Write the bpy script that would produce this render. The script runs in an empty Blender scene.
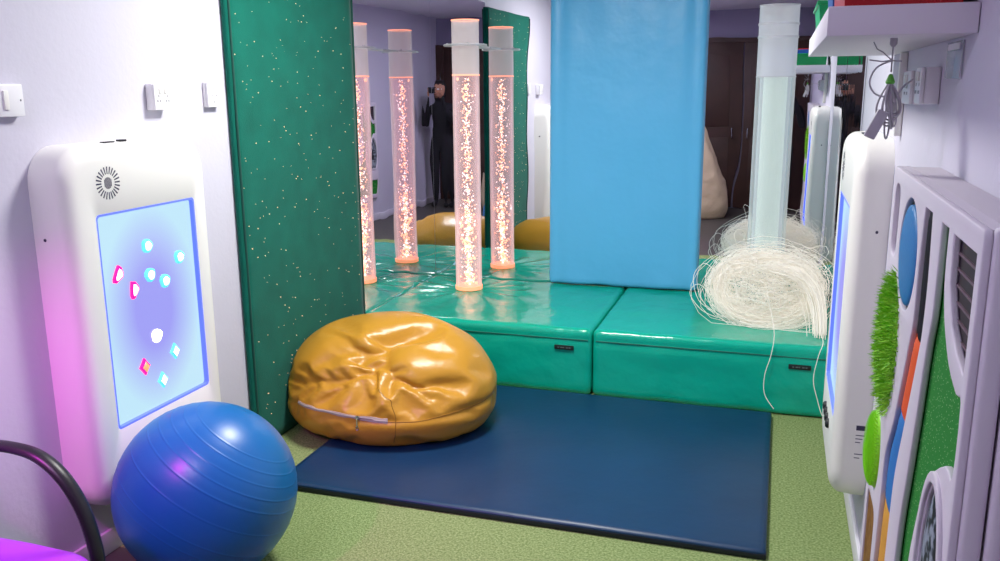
import bpy, bmesh, math, random
from mathutils import Vector, Matrix, noise
from mathutils.bvhtree import BVHTree
random.seed(7)
PI = math.pi
S = bpy.context.scene
COL = S.collection

# ------------------------------------------------------------------ camera
FPX = 867.26
cam = bpy.data.cameras.new('camera'); camo = bpy.data.objects.new('camera', cam); COL.objects.link(camo)
R_ = Vector((0.95261793, 0.30408022, -0.00736841)); U_ = Vector((-0.05937641, 0.20966301, 0.97596919)); F_ = Vector((-0.29831781, 0.92928824, -0.21778393))
camo.matrix_world = Matrix(((R_.x, U_.x, -F_.x, 0), (R_.y, U_.y, -F_.y, 0), (R_.z, U_.z, -F_.z, 1.6998), (0, 0, 0, 1)))
cam.sensor_fit = 'HORIZONTAL'; cam.sensor_width = 36.0; cam.lens = 36.0 * FPX / 1000; cam.clip_start = 0.005
S.camera = camo

# ------------------------------------------------------------------ world, exposure
w = bpy.data.worlds.new('world'); S.world = w; w.use_nodes = True
w.node_tree.nodes['Background'].inputs[0].default_value = (0.5, 0.5, 0.6, 1); w.node_tree.nodes['Background'].inputs[1].default_value = 0.3
S.view_settings.view_transform = 'Standard'; S.view_settings.look = 'None'; S.view_settings.gamma = 1; S.view_settings.use_curve_mapping = False
S.view_settings.exposure = 0.16

# ------------------------------------------------------------------ lights of the room
def area(name, loc, size, power, color, rot=(0, 0, 0), spread=180):
    l = bpy.data.lights.new(name, 'AREA'); l.shape = 'SQUARE'; l.size = size; l.energy = power; l.color = color; l.spread = math.radians(spread)
    o = bpy.data.objects.new(name, l); COL.objects.link(o); o.location = loc; o.rotation_euler = rot; return o
LP1 = (-1.15, 3.35, 2.66); LP2 = (-1.45, 0.55, 2.66)
area('ceiling_lamp_light', (LP1[0], LP1[1], LP1[2] - 0.02), 0.5, 56, (1.0, 0.99, 0.95))
area('ceiling_lamp_light', (LP2[0], LP2[1], LP2[2] - 0.02), 0.5, 18, (0.74, 0.70, 1.0))
MAG = (-2.0, 0.95, 1.95)
ml = bpy.data.lights.new('magenta_lamp_light', 'SPOT'); ml.energy = 85; ml.color = (1.0, 0.0, 0.9); ml.spot_size = math.radians(76); ml.spot_blend = 0.8; ml.shadow_soft_size = 0.03
MAGD = Vector((0.03, 0.70, -1.4))
mlo = bpy.data.objects.new('magenta_lamp_light', ml); COL.objects.link(mlo); mlo.location = MAG
mlo.rotation_euler = MAGD.to_track_quat('-Z', 'Y').to_euler()

# ------------------------------------------------------------------ materials
def lin(h):
    if isinstance(h, str):
        h = h.lstrip('#'); c = [int(h[i:i + 2], 16) / 255 for i in (0, 2, 4)]
    else: c = h
    return tuple(((x + 0.055) / 1.055) ** 2.4 if x > 0.04045 else x / 12.92 for x in c) + (1,)
MATS = {}
def mat(name, col='#ffffff', rough=0.5, metal=0.0, spec=0.5, bump=None, emit=None, estr=0, coat=0, sheen=0, var=None, alpha=1, trans=0):
    """bump=(scale, strength, distance[, detail]) ; var=(scale, other colour, contrast)"""
    m = bpy.data.materials.new(name); m.use_nodes = True; MATS[name] = m
    nt = m.node_tree; b = nt.nodes['Principled BSDF']
    b.inputs['Base Color'].default_value = lin(col); b.inputs['Roughness'].default_value = rough; b.inputs['Metallic'].default_value = metal
    b.inputs['Specular IOR Level'].default_value = spec; b.inputs['Coat Weight'].default_value = coat; b.inputs['Coat Roughness'].default_value = 0.15
    b.inputs['Sheen Weight'].default_value = sheen; b.inputs['Alpha'].default_value = alpha; b.inputs['Transmission Weight'].default_value = trans
    if emit: b.inputs['Emission Color'].default_value = lin(emit); b.inputs['Emission Strength'].default_value = estr
    tc = nt.nodes.new('ShaderNodeTexCoord')
    if var:
        n = nt.nodes.new('ShaderNodeTexNoise'); n.inputs['Scale'].default_value = var[0]; n.inputs['Detail'].default_value = 6
        nt.links.new(tc.outputs['Object'], n.inputs['Vector'])
        r = nt.nodes.new('ShaderNodeValToRGB'); c = var[2]
        r.color_ramp.elements[0].position = 0.5 - c; r.color_ramp.elements[0].color = lin(col)
        r.color_ramp.elements[1].position = 0.5 + c; r.color_ramp.elements[1].color = lin(var[1])
        nt.links.new(n.outputs['Fac'], r.inputs['Fac']); nt.links.new(r.outputs['Color'], b.inputs['Base Color'])
    if bump:
        n = nt.nodes.new('ShaderNodeTexNoise'); n.inputs['Scale'].default_value = bump[0]; n.inputs['Detail'].default_value = bump[3] if len(bump) > 3 else 4
        nt.links.new(tc.outputs['Object'], n.inputs['Vector'])
        bp = nt.nodes.new('ShaderNodeBump'); bp.inputs['Strength'].default_value = bump[1]; bp.inputs['Distance'].default_value = bump[2]
        nt.links.new(n.outputs['Fac'], bp.inputs['Height']); nt.links.new(bp.outputs['Normal'], b.inputs['Normal'])
    return m

M = MATS
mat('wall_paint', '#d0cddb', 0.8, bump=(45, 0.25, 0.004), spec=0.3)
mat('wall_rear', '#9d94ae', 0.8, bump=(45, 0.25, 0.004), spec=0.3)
mat('ceiling_paint', '#e8e6ee', 0.9)
mat('carpet', '#72894f', 0.95, spec=0.1, bump=(300, 1.0, 0.005, 2), var=(110, '#a5b67c', 0.16))
mat('rear_floor', '#4a4844', 0.5, bump=(60, 0.2, 0.002), var=(12, '#57534c', 0.3))
mat('skirting', '#e4e0ea', 0.5)
mat('green_vinyl', '#0ab296', 0.18, spec=0.55, bump=(9, 0.35, 0.02, 3))
mat('green_vinyl_seam', '#04705d', 0.5)
mat('black_tag', '#10201d', 0.6)
mat('grey_print', '#5a6a66', 0.6)
mat('navy_vinyl', '#0b3052', 0.4, spec=0.45, bump=(14, 0.2, 0.006, 6), var=(3.5, '#0d385e', 0.3))
mat('navy_edge', '#081222', 0.5)
mat('blue_vinyl', '#62bdf0', 0.38, spec=0.45, bump=(5, 0.4, 0.02, 3))
mat('green_velvet', '#055a4c', 0.9, spec=0.15, bump=(170, 0.4, 0.004), var=(7, '#066a5a', 0.3), sheen=0.1)
mat('velvet_edge', '#06493f', 0.8)
mat('star_dot', '#ffd9a0', 0.4, emit='#ffd0a0', estr=0.9)
mat('mustard_vinyl', '#c48e2c', 0.33, spec=0.5, bump=(22, 0.35, 0.006, 5))
mat('zip_tape', '#b9a9a2', 0.6)
mat('zip_metal', '#a8a2a0', 0.5, metal=0.4)
mat('chrome', '#cfd0d6', 0.22, metal=1)
mat('white_plastic', '#f1efe9', 0.42, spec=0.45)
mat('dark_slot', '#3a3550', 0.7)
mat('white_switch', '#efedf0', 0.35)
mat('slot_grey', '#77727c', 0.5)
mat('black_plastic', '#17151d', 0.38, spec=0.5)
mat('black_rubber', '#121418', 0.5)
mat('magenta_lit_vinyl', '#a23cd6', 0.4)  # lilac chair vinyl with the spot lamp's magenta light mixed into its colour
mat('steel_grey', '#7f7f88', 0.35, metal=0.8)
mat('panel_frame', '#ddd6e0', 0.6, bump=(90, 0.15, 0.002))
mat('panel_back', '#cfc8d2', 0.7)
mat('blue_leather', '#1f78b8', 0.5, bump=(120, 0.3, 0.002))
mat('orange_fabric', '#ee5a1e', 0.7, bump=(200, 0.3, 0.002))
mat('blue_fabric', '#2478c4', 0.75, bump=(200, 0.3, 0.002))
mat('yellow_fabric', '#dca03a', 0.75, bump=(200, 0.3, 0.002))
mat('dark_leather', '#1b1a22', 0.8, spec=0.15, bump=(60, 0.3, 0.002))
mat('grass_a', '#6cb41c', 0.7)
mat('lime_rubber', '#8ee01e', 0.4)
mat('dark_ribs', '#2a1f28', 0.7)
mat('dark_ribs_line', '#6d5663', 0.6)
mat('bamboo', '#a5793c', 0.5, var=(30, '#7c5426', 0.2))
mat('shelf_white', '#e3dde6', 0.5)
mat('red_box', '#b01420', 0.4)
mat('blue_box', '#1d4f9c', 0.4)
mat('green_box', '#0d9a55', 0.35)
mat('cable_grey', '#b6b2ba', 0.45)
mat('cable_tie', '#5cb53e', 0.5)
mat('clear_tag', '#dfe2ee', 0.15, alpha=0.45)
mat('brown_door', '#4d3128', 0.55, var=(5, '#3c251f', 0.3), bump=(10, 0.2, 0.006))
mat('cream_cloth', '#d8c0a0', 0.85, bump=(12, 0.5, 0.02))
mat('dark_cloth', '#17161b', 0.85)
mat('skin', '#c08a6e', 0.55)
mat('hair', '#1b1412', 0.7)
mat('fibre', '#f4f1e8', 0.35, spec=0.5, emit='#fff4e6', estr=0.14)
mat('lamp_panel', '#ffffff', 0.5, emit='#ffffff', estr=6)
mat('magenta_lens', '#ff40f0', 0.5, emit='#ff10e0', estr=12)
mat('gem_red', '#ff1060', 0.2, emit='#ff0a70', estr=2.2)
mat('gem_cyan', '#60d8f0', 0.2, emit='#5fd4f2', estr=0.9)
mat('gem_white', '#ffffff', 0.2, emit='#fff8ee', estr=1.6)
mat('gem_orange', '#ff9060', 0.2, emit='#ff8a50', estr=1.3)
mat('screen_rim', '#5a6cf0', 0.3, emit='#5468f4', estr=0.8)

# sparse glitter on the panel's green cloth
def glitter(name, col, dot, scale, thr):
    m = mat(name, col, 0.85, bump=(300, 0.3, 0.002)); nt = m.node_tree; b = nt.nodes['Principled BSDF']
    tc = nt.nodes.new('ShaderNodeTexCoord'); v = nt.nodes.new('ShaderNodeTexVoronoi'); v.inputs['Scale'].default_value = scale
    nt.links.new(tc.outputs['Object'], v.inputs['Vector'])
    c = nt.nodes.new('ShaderNodeMath'); c.operation = 'LESS_THAN'; c.inputs[1].default_value = thr
    nt.links.new(v.outputs['Distance'], c.inputs[0])
    mx = nt.nodes.new('ShaderNodeMixRGB'); mx.inputs[1].default_value = lin(col); mx.inputs[2].default_value = lin(dot)
    nt.links.new(c.outputs[0], mx.inputs[0]); nt.links.new(mx.outputs[0], b.inputs['Base Color'])
    return m
glitter('glitter_green', '#0c8420', '#c8f0b0', 150, 0.16)

# acrylic mirror: slightly wavy sheet
m = bpy.data.materials.new('mirror'); M['mirror'] = m; m.use_nodes = True; nt = m.node_tree; nt.nodes.clear()
out = nt.nodes.new('ShaderNodeOutputMaterial'); g = nt.nodes.new('ShaderNodeBsdfGlossy'); g.inputs['Roughness'].default_value = 0.0; g.inputs['Color'].default_value = (0.86, 0.86, 0.9, 1)
tc = nt.nodes.new('ShaderNodeTexCoord'); n = nt.nodes.new('ShaderNodeTexNoise'); n.inputs['Scale'].default_value = 2.2; n.inputs['Detail'].default_value = 1
mp = nt.nodes.new('ShaderNodeMapping'); mp.inputs['Scale'].default_value = (2.2, 2.2, 0.6)
bp = nt.nodes.new('ShaderNodeBump'); bp.inputs['Strength'].default_value = 0.05; bp.inputs['Distance'].default_value = 0.02
nt.links.new(tc.outputs['Object'], mp.inputs['Vector']); nt.links.new(mp.outputs[0], n.inputs['Vector']); nt.links.new(n.outputs['Fac'], bp.inputs['Height'])
nt.links.new(bp.outputs['Normal'], g.inputs['Normal']); nt.links.new(g.outputs[0], out.inputs[0])

# lit bubble tube acrylic: clear wall that carries some of the lamp's light
def tube_mat(name, tint, ecol, estr, mixd, rough=0.05, dcol='#ffffff'):
    m = bpy.data.materials.new(name); M[name] = m; m.use_nodes = True; nt = m.node_tree; nt.nodes.clear()
    out = nt.nodes.new('ShaderNodeOutputMaterial')
    tr = nt.nodes.new('ShaderNodeBsdfTransparent'); tr.inputs[0].default_value = lin(tint)
    df = nt.nodes.new('ShaderNodeBsdfDiffuse'); df.inputs[0].default_value = lin(dcol)
    gl = nt.nodes.new('ShaderNodeBsdfGlossy'); gl.inputs['Roughness'].default_value = rough
    em = nt.nodes.new('ShaderNodeEmission'); em.inputs[0].default_value = lin(ecol); em.inputs[1].default_value = estr
    lw = nt.nodes.new('ShaderNodeLayerWeight'); lw.inputs[0].default_value = 0.25
    ad = nt.nodes.new('ShaderNodeAddShader'); nt.links.new(df.outputs[0], ad.inputs[0]); nt.links.new(em.outputs[0], ad.inputs[1])
    mx = nt.nodes.new('ShaderNodeMixShader')
    ma = nt.nodes.new('ShaderNodeMath'); ma.operation = 'MULTIPLY_ADD'; ma.inputs[1].default_value = 0.55; ma.inputs[2].default_value = mixd
    nt.links.new(lw.outputs['Facing'], ma.inputs[0]); nt.links.new(ma.outputs[0], mx.inputs[0])
    nt.links.new(tr.outputs[0], mx.inputs[1]); nt.links.new(ad.outputs[0], mx.inputs[2])
    mx2 = nt.nodes.new('ShaderNodeMixShader'); nt.links.new(lw.outputs['Fresnel'], mx2.inputs[0]); mx2.inputs[0].default_value = 0.1
    ma2 = nt.nodes.new('ShaderNodeMath'); ma2.operation = 'MULTIPLY'; ma2.inputs[1].default_value = 0.35
    nt.links.new(lw.outputs['Fresnel'], ma2.inputs[0]); nt.links.new(ma2.outputs[0], mx2.inputs[0])
    nt.links.new(mx.outputs[0], mx2.inputs[1]); nt.links.new(gl.outputs[0], mx2.inputs[2]); nt.links.new(mx2.outputs[0], out.inputs[0])
tube_mat('tube_pink', '#fff6f8', '#ffd0c8', 0.42, 0.08)
tube_mat('water_pink', '#f6ecf4', '#f2ccd0', 0.42, 0.12)
tube_mat('tube_top', '#f4f0f4', '#ffd8d0', 0.18, 0.38, 0.2)
tube_mat('tube_clear', '#f6fbf8', '#e4ecee', 0.25, 0.10)
tube_mat('tube_clear_top', '#f2f4f8', '#dcdce8', 0.15, 0.34, 0.2)
tube_mat('water_pale', '#f0f6f0', '#dcebdc', 0.42, 0.30)
tube_mat('tube_inner', '#f2f4f8', '#c4c8ec', 0.25, 0.12)
tube_mat('acrylic', '#f4f4f8', '#ffffff', 0.05, 0.25)
mat('tube_edge', '#ffb090', 0.3, emit='#ff9a78', estr=1.2)
mat('tube_base', '#f3b090', 0.4, emit='#ff9868', estr=0.9)
mat('bubble', '#ffc090', 0.2, emit='#ffb080', estr=1.9)
mat('bubble_white', '#ffffff', 0.2, emit='#ffeedd', estr=1.9)

# the panel screens: cyan-white at the edges, lavender in the middle
m = bpy.data.materials.new('screen'); M['screen'] = m; m.use_nodes = True; nt = m.node_tree; nt.nodes.clear()
out = nt.nodes.new('ShaderNodeOutputMaterial'); em = nt.nodes.new('ShaderNodeEmission'); gl = nt.nodes.new('ShaderNodeBsdfGlossy'); gl.inputs['Roughness'].default_value = 0.15
tc = nt.nodes.new('ShaderNodeTexCoord'); mp = nt.nodes.new('ShaderNodeMapping'); mp.inputs['Location'].default_value = (0, -1.0, -1.0); mp.inputs['Scale'].default_value = (0, 2.0, 2.0)
gr = nt.nodes.new('ShaderNodeTexGradient'); gr.gradient_type = 'SPHERICAL'
rp = nt.nodes.new('ShaderNodeValToRGB'); e = rp.color_ramp.elements
e[0].position = 0.0; e[0].color = lin('#c6ecff'); e[1].position = 0.62; e[1].color = lin('#a6a4fb'); k = e.new(0.3); k.color = lin('#b8cbff')
nt.links.new(tc.outputs['Generated'], mp.inputs['Vector']); nt.links.new(mp.outputs[0], gr.inputs[0]); nt.links.new(gr.outputs['Fac'], rp.inputs['Fac'])
nt.links.new(rp.outputs['Color'], em.inputs[0]); em.inputs[1].default_value = 0.9
mx = nt.nodes.new('ShaderNodeMixShader'); mx.inputs[0].default_value = 0.04; nt.links.new(em.outputs[0], mx.inputs[1]); nt.links.new(gl.outputs[0], mx.inputs[2]); nt.links.new(mx.outputs[0], out.inputs[0])

# exercise ball rubber
mat('ball_rubber', '#156aa8', 0.34, spec=0.5, bump=(60, 0.08, 0.002))

# ------------------------------------------------------------------ helpers
def tag(o, label=None, cat=None, group=None, kind=None):
    if label: o['label'] = label
    if cat: o['category'] = cat
    if group: o['group'] = group
    if kind: o['kind'] = kind
    return o
def thing(name, label, cat, loc=(0, 0, 0), rotz=0, group=None):
    o = bpy.data.objects.new(name, None); COL.objects.link(o); o.location = loc; o.rotation_euler = (0, 0, rotz); o.empty_display_size = 0.1
    return tag(o, label, cat, group)
def origin_of(o):
    v = Vector((0, 0, 0))
    while o: v += o.location; o = o.parent
    return v
def obj(name, bm, m, parent=None, smooth=True, local=False, at=None, angle=35):
    """bm in world coordinates (unless local); the object's origin becomes `at` or the parent's origin"""
    me = bpy.data.meshes.new(name); bmesh.ops.recalc_face_normals(bm, faces=bm.faces)
    o = bpy.data.objects.new(name, me); COL.objects.link(o)
    if not local:
        off = origin_of(parent) if parent else Vector(at or (0, 0, 0))
        for v in bm.verts: v.co -= off
    if parent: o.parent = parent
    else: o.location = at or (0, 0, 0)
    bm.to_mesh(me); bm.free()
    if smooth:
        for p in me.polygons: p.use_smooth = True
        me.set_sharp_from_angle(angle=math.radians(angle))
    me.materials.append(M[m] if isinstance(m, str) else m)
    return o
def box(bm, x0, x1, y0, y1, z0, z1, bev=0, seg=2):
    r = bmesh.ops.create_cube(bm, size=1); vs = r['verts']
    for v in vs: v.co = Vector(((x0 + x1) / 2 + v.co.x * (x1 - x0), (y0 + y1) / 2 + v.co.y * (y1 - y0), (z0 + z1) / 2 + v.co.z * (z1 - z0)))
    if bev:
        es = list({e for v in vs for e in v.link_edges}); bmesh.ops.bevel(bm, geom=es, offset=bev, segments=seg, profile=0.5, affect='EDGES')
    return bm
def B(*a, **k): return box(bmesh.new(), *a, **k)
def soft_box(x0, x1, y0, y1, z0, z1, r, step=0.03, f=None):
    """box with rounded edges, meshed finely; f(co, normal) -> displaced co"""
    bm = bmesh.new(); L = (x1 - x0, y1 - y0, z1 - z0); n = [max(2, int(l / step)) for l in L]; o = (x0, y0, z0)
    cache = {}
    def par(i, n, l):
        t = i / n; return l * t
    def vert(i, j, k):
        key = (i, j, k)
        if key not in cache:
            cc = Vector((o[0] + par(i, n[0], L[0]), o[1] + par(j, n[1], L[1]), o[2] + par(k, n[2], L[2])))
            inner = Vector((min(max(cc.x, x0 + r), x1 - r), min(max(cc.y, y0 + r), y1 - r), min(max(cc.z, z0 + r), z1 - r)))
            d = cc - inner
            if d.length > 1e-9:
                nn = d.normalized(); cc2 = inner + nn * r if (abs(d.x) > 1e-9) + (abs(d.y) > 1e-9) + (abs(d.z) > 1e-9) > 1 else cc
            else: nn = Vector((0, 0, 1)); cc2 = cc
            if f: cc2 = f(cc2, nn)
            cache[key] = bm.verts.new(cc2)
        return cache[key]
    for a, b2, c in ((0, 1, 2), (1, 2, 0), (2, 0, 1)):
        for side in (0, n[c]):
            for i in range(n[a]):
                for j in range(n[b2]):
                    q = []
                    for di, dj in ((0, 0), (1, 0), (1, 1), (0, 1)):
                        ix = [0, 0, 0]; ix[a] = i + di; ix[b2] = j + dj; ix[c] = side; q.append(vert(*ix))
                    bm.faces.new(q)
    return bm
def rings(bm, rs, close=True, cap0=False, cap1=False):
    prev = None; first = None
    for r in rs:
        vs = [bm.verts.new(p) for p in r]
        if prev:
            n = len(vs)
            for i in range(n if close else n - 1): bm.faces.new((prev[i], prev[(i + 1) % n], vs[(i + 1) % n], vs[i]))
        else: first = vs
        prev = vs
    if cap0: bm.faces.new(first)
    if cap1: bm.faces.new(prev)
    return bm
def lathe(prof, n=32, c=(0, 0, 0), cap0=False, cap1=False, bm=None, mtx=None):
    bm = bm or bmesh.new(); rs = []
    for r, z in prof:
        row = [Vector((r * math.cos(2 * PI * i / n), r * math.sin(2 * PI * i / n), z)) for i in range(n)]
        if mtx: row = [mtx @ v for v in row]
        rs.append([v + Vector(c) for v in row])
    return rings(bm, rs, True, cap0, cap1)
def smoothpath(pts, k=6):
    pts = [Vector(p) for p in pts]; out = []
    for i in range(len(pts) - 1):
        p0 = pts[max(i - 1, 0)]; p1 = pts[i]; p2 = pts[i + 1]; p3 = pts[min(i + 2, len(pts) - 1)]
        for j in range(k):
            t = j / k
            out.append(0.5 * ((2 * p1) + (p2 - p0) * t + (2 * p0 - 5 * p1 + 4 * p2 - p3) * t * t + (3 * p1 - p0 - 3 * p2 + p3) * t ** 3))
    out.append(pts[-1]); return out
def tube(bm, pts, r, n=8, sx=1.0, sy=1.0, cap=True):
    pts = [Vector(p) for p in pts]; rs = []; up = Vector((0, 0, 1)); T0 = (pts[1] - pts[0]).normalized()
    N = T0.cross(up); N = N.normalized() if N.length > 1e-4 else Vector((1, 0, 0))
    for i, p in enumerate(pts):
        T = (pts[min(i + 1, len(pts) - 1)] - pts[max(i - 1, 0)])
        T = T.normalized() if T.length > 1e-9 else T0
        N = N - T * N.dot(T); N = N.normalized() if N.length > 1e-6 else Vector((1, 0, 0)); Bn = T.cross(N)
        rr = r(i / (len(pts) - 1)) if callable(r) else r
        rs.append([p + N * rr * sx * math.cos(2 * PI * k / n) + Bn * rr * sy * math.sin(2 * PI * k / n) for k in range(n)])
    return rings(bm, rs, True, cap, cap)
def rrect(y0, y1, z0, z1, r, n=8):
    """rounded rectangle as (y, z) points"""
    out = []
    for cy, cz, a0 in ((y1 - r, z1 - r, 0), (y0 + r, z1 - r, PI / 2), (y0 + r, z0 + r, PI), (y1 - r, z0 + r, 1.5 * PI)):
        for i in range(n): a = a0 + PI / 2 * i / (n - 1); out.append((cy + r * math.cos(a), cz + r * math.sin(a)))
    return out
def plate(outline, holes, x0, x1, bev=0.004):
    """flat plate with holes in the (y, z) plane between x0 and x1, bevelled rims; returns a bmesh"""
    cu = bpy.data.curves.new('plate', 'CURVE'); cu.dimensions = '2D'; cu.fill_mode = 'BOTH'
    for poly in [outline] + holes:
        sp = cu.splines.new('POLY'); sp.points.add(len(poly) - 1); sp.use_cyclic_u = True
        for i, (y, z) in enumerate(poly): sp.points[i].co = (y, z, 0, 1)
    cu.extrude = abs(x1 - x0) / 2 - bev; cu.bevel_depth = bev; cu.bevel_resolution = 2; cu.offset = -bev
    o = bpy.data.objects.new('plate', cu); COL.objects.link(o)
    dg = bpy.context.evaluated_depsgraph_get(); dg.update(); me = bpy.data.meshes.new_from_object(o.evaluated_get(dg))
    bm = bmesh.new(); bm.from_mesh(me); bpy.data.objects.remove(o); bpy.data.curves.remove(cu); bpy.data.meshes.remove(me)
    xm = (x0 + x1) / 2
    for v in bm.verts: v.co = Vector((xm + v.co.z, v.co.x, v.co.y))
    bmesh.ops.remove_doubles(bm, verts=bm.verts, dist=1e-5)
    return bm
def copy_tree(o, parent=None):
    c = o.copy(); COL.objects.link(c); c.parent = parent
    for ch in list(o.children): copy_tree(ch, c)
    return c
def struct(name, bm, m, **k): return tag(obj(name, bm, m, **k), kind='structure')

# ------------------------------------------------------------------ the room
XL, XR, YB, YR, ZC, P = -2.32, 0.36, 5.69, -1.25, 2.70, 0.385
struct('floor', B(XL - 0.1, XR + 0.1, 2.42, YB + 0.1, -0.1, 0), 'carpet', smooth=False)
struct('floor', B(XL - 0.1, XR + 0.1, YR - 0.1, 2.42, -0.1, -0.002), 'rear_floor', smooth=False)
struct('ceiling', B(XL - 0.1, XR + 0.1, YR - 0.1, YB + 0.1, ZC, ZC + 0.1), 'ceiling_paint', smooth=False)
struct('wall_left', B(XL - 0.1, XL, YR - 0.1, YB + 0.1, 0, ZC), 'wall_paint', smooth=False)
struct('wall_right', B(XR, XR + 0.1, YR - 0.1, YB + 0.1, 0, ZC), 'wall_paint', smooth=False)
struct('wall_back', B(XL, XR, YB, YB + 0.1, 0, ZC), 'wall_paint', smooth=False)
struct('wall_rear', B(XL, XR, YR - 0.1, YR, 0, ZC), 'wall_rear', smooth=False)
bm = B(XL, XL + 0.015, YR, 3.30, 0, 0.09, bev=0.004); struct('baseboard_left', bm, 'skirting')
bm = B(XR - 0.015, XR, YR, 4.54, 0, 0.09, bev=0.004); struct('baseboard_right', bm, 'skirting')
# brown double door in the wall behind the camera (seen in the mirrors)
d = thing('door_1', None, None, (-0.55, YR, 0)); d['kind'] = 'structure'
for xa, xb in ((-1.5, -0.56), (-0.54, 0.30)):
    lf = B(xa, xb, YR + 0.005, YR + 0.045, 0.01, 2.26, bev=0.004)
    for za, zb in ((0.2, 1.0), (1.15, 2.1)): box(lf, xa + 0.12, xb - 0.12, YR + 0.045, YR + 0.053, za, zb, bev=0.004)
    lo = obj('door_leaf', lf, 'brown_door', d)
    hx = xb - 0.07 if xa < -1 else xa + 0.07
    hb = bmesh.new(); tube(hb, smoothpath([(hx, YR + 0.045, 1.0), (hx, YR + 0.09, 1.0), (hx, YR + 0.09, 1.12), (hx, YR + 0.045, 1.12)]), 0.008); obj('door_handle', hb, 'chrome', lo)
fr = B(-1.56, -1.5, YR, YR + 0.06, 0, 2.32); box(fr, 0.30, 0.355, YR, YR + 0.06, 0, 2.32); box(fr, -1.5, 0.30, YR, YR + 0.06, 2.26, 2.32); obj('door_frame', fr, 'brown_door', d, smooth=False)

# mirrors
tag(obj('wall_mirror', B(XL + 0.013, XR - 0.009, YB - 0.012, YB - 0.004, P - 0.02, 2.5), 'mirror', smooth=False), 'wide back wall acrylic mirror behind both bubble tubes', 'mirror')
tag(obj('wall_mirror', B(XL + 0.004, XL + 0.012, 4.505, YB - 0.014, P - 0.02, 2.36), 'mirror', smooth=False), 'left wall mirror between the starry green panel and the corner', 'mirror')
tag(obj('wall_mirror', B(XR - 0.008, XR - 0.003, 4.42, YB - 0.014, P - 0.02, 2.5), 'mirror', smooth=False), 'narrow right side mirror beside the greenish bubble tube', 'mirror')

# ------------------------------------------------------------------ ceiling lamps
def ceiling_lamp(loc, label):
    t = thing('ceiling_lamp', label, 'ceiling lamp', (loc[0], loc[1], ZC))
    f = bmesh.new(); x, y = loc[0], loc[1]
    for a, b2, c, d2 in ((x - .33, x + .33, y - .33, y - .3), (x - .33, x + .33, y + .3, y + .33), (x - .33, x - .3, y - .3, y + .3), (x + .3, x + .33, y - .3, y + .3)): box(f, a, b2, c, d2, ZC - 0.03, ZC - 0.001)
    obj('frame', f, 'white_plastic', t, smooth=False); obj('diffuser', B(x - .3, x + .3, y - .3, y + .3, ZC - 0.012, ZC - 0.001), 'lamp_panel', t, smooth=False)
ceiling_lamp(LP1, 'square white ceiling lamp above the yellow beanbag'); ceiling_lamp(LP2, 'square white ceiling lamp near the brown doors')
t = thing('spot_lamp', 'small magenta spot lamp on the left wall above the chair', 'lamp', (XL, 0.95, 2.2))
hb = lathe([(0.0, 0), (0.045, 0), (0.05, 0.01), (0.05, 0.1), (0.046, 0.1), (0.044, 0.09)], 24, (0, 0, 0))
q = MAGD.to_track_quat('Z', 'Y').to_matrix().to_4x4()
hb.transform(Matrix.Translation(Vector(MAG) - MAGD.normalized() * 0.12) @ q); obj('housing', hb, 'black_plastic', t)
hb = bmesh.new(); tube(hb, [(XL, 0.9, 2.25), (XL + 0.1, 0.9, 2.25), Vector(MAG) - Vector((0.1, 0.7, -0.8)) * 0.1], 0.01); obj('bracket', hb, 'black_plastic', t)
hb = lathe([(0.0, 0.0), (0.044, 0.0)], 24); hb.transform(Matrix.Translation(Vector(MAG) - MAGD.normalized() * 0.035) @ q); obj('lens', hb, 'magenta_lens', t)

# ------------------------------------------------------------------ platform cushions
def wr(co, nn):
    d = noise.noise(co * 3.1) * 0.006 + noise.noise(co * 9) * 0.0025
    if co.y < 4.60 and co.z < P - 0.03: d += 0.006 * noise.noise(Vector((co.x * 5, 0, co.z * 9))) 
    if co.y < 4.60: d -= 0.010 * math.exp(-((co.z - (P - 0.062)) / 0.007) ** 2)
    dx = Vector((0, -1, 0)) if co.y < 4.60 and co.z < P - 0.03 else Vector((0, 0, 1))
    r = math.hypot(co.x + 1.92, co.y - 5.30)      # the cover puckers around the tube's hole
    if co.z > P - 0.02 and r < 0.75: d += 0.006 * math.sin(math.atan2(co.y - 5.3, co.x + 1.92) * 13 + 1) * math.exp(-((r - 0.2) / 0.25) ** 2)
    return co + dx * d
def cushion(x0, x1, label, tx):
    t = thing('platform_cushion', label, 'cushion', ((x0 + x1) / 2, 5.1, 0), group=None)
    obj('cover', soft_box(x0, x1, 4.547, YB - 0.02, 0.002, P, 0.028, 0.022, wr), 'green_vinyl', t, angle=180)
    b = B(tx - 0.055, tx + 0.055, 4.537, 4.546, 0.262, 0.287, bev=0.002); g = obj('label_tag', b, 'black_tag', t)
    b = bmesh.new()
    for k, wd in enumerate((.008, .014, .006, .012, .01)): box(b, tx - 0.036 + k * 0.016, tx - 0.036 + k * 0.016 + wd, 4.5362, 4.5372, 0.271, 0.278)
    obj('print', b, 'grey_print', g, smooth=False)
    b = bmesh.new(); tube(b, [(x0 + 0.02, 4.549, P - 0.062), (x1 - 0.02, 4.549, P - 0.062)], 0.0035); obj('seam', b, 'green_vinyl_seam', t)
cushion(XL + 0.002, -0.931, 'shiny green vinyl platform cushion on the left, under the orange bubble tube', -1.085)
cushion(-0.925, XR - 0.005, 'shiny green vinyl platform cushion on the right, under the fibre strands', 0.165)

# blue floor mat
t = thing('floor_mat', 'flat navy blue vinyl mat on the green carpet', 'mat', (-0.98, 3.75, 0))
obj('top_cover', soft_box(-2.007, 0.04, 3.03, 4.50, 0.012, 0.034, 0.01, 0.03, lambda c, n: c + Vector((0, 0, 0.0015 * noise.noise(c * 4)))), 'navy_vinyl', t, angle=180)
obj('base', B(-2.006, 0.042, 3.028, 4.50, 0.001, 0.024, bev=0.006), 'navy_edge', t)

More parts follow.
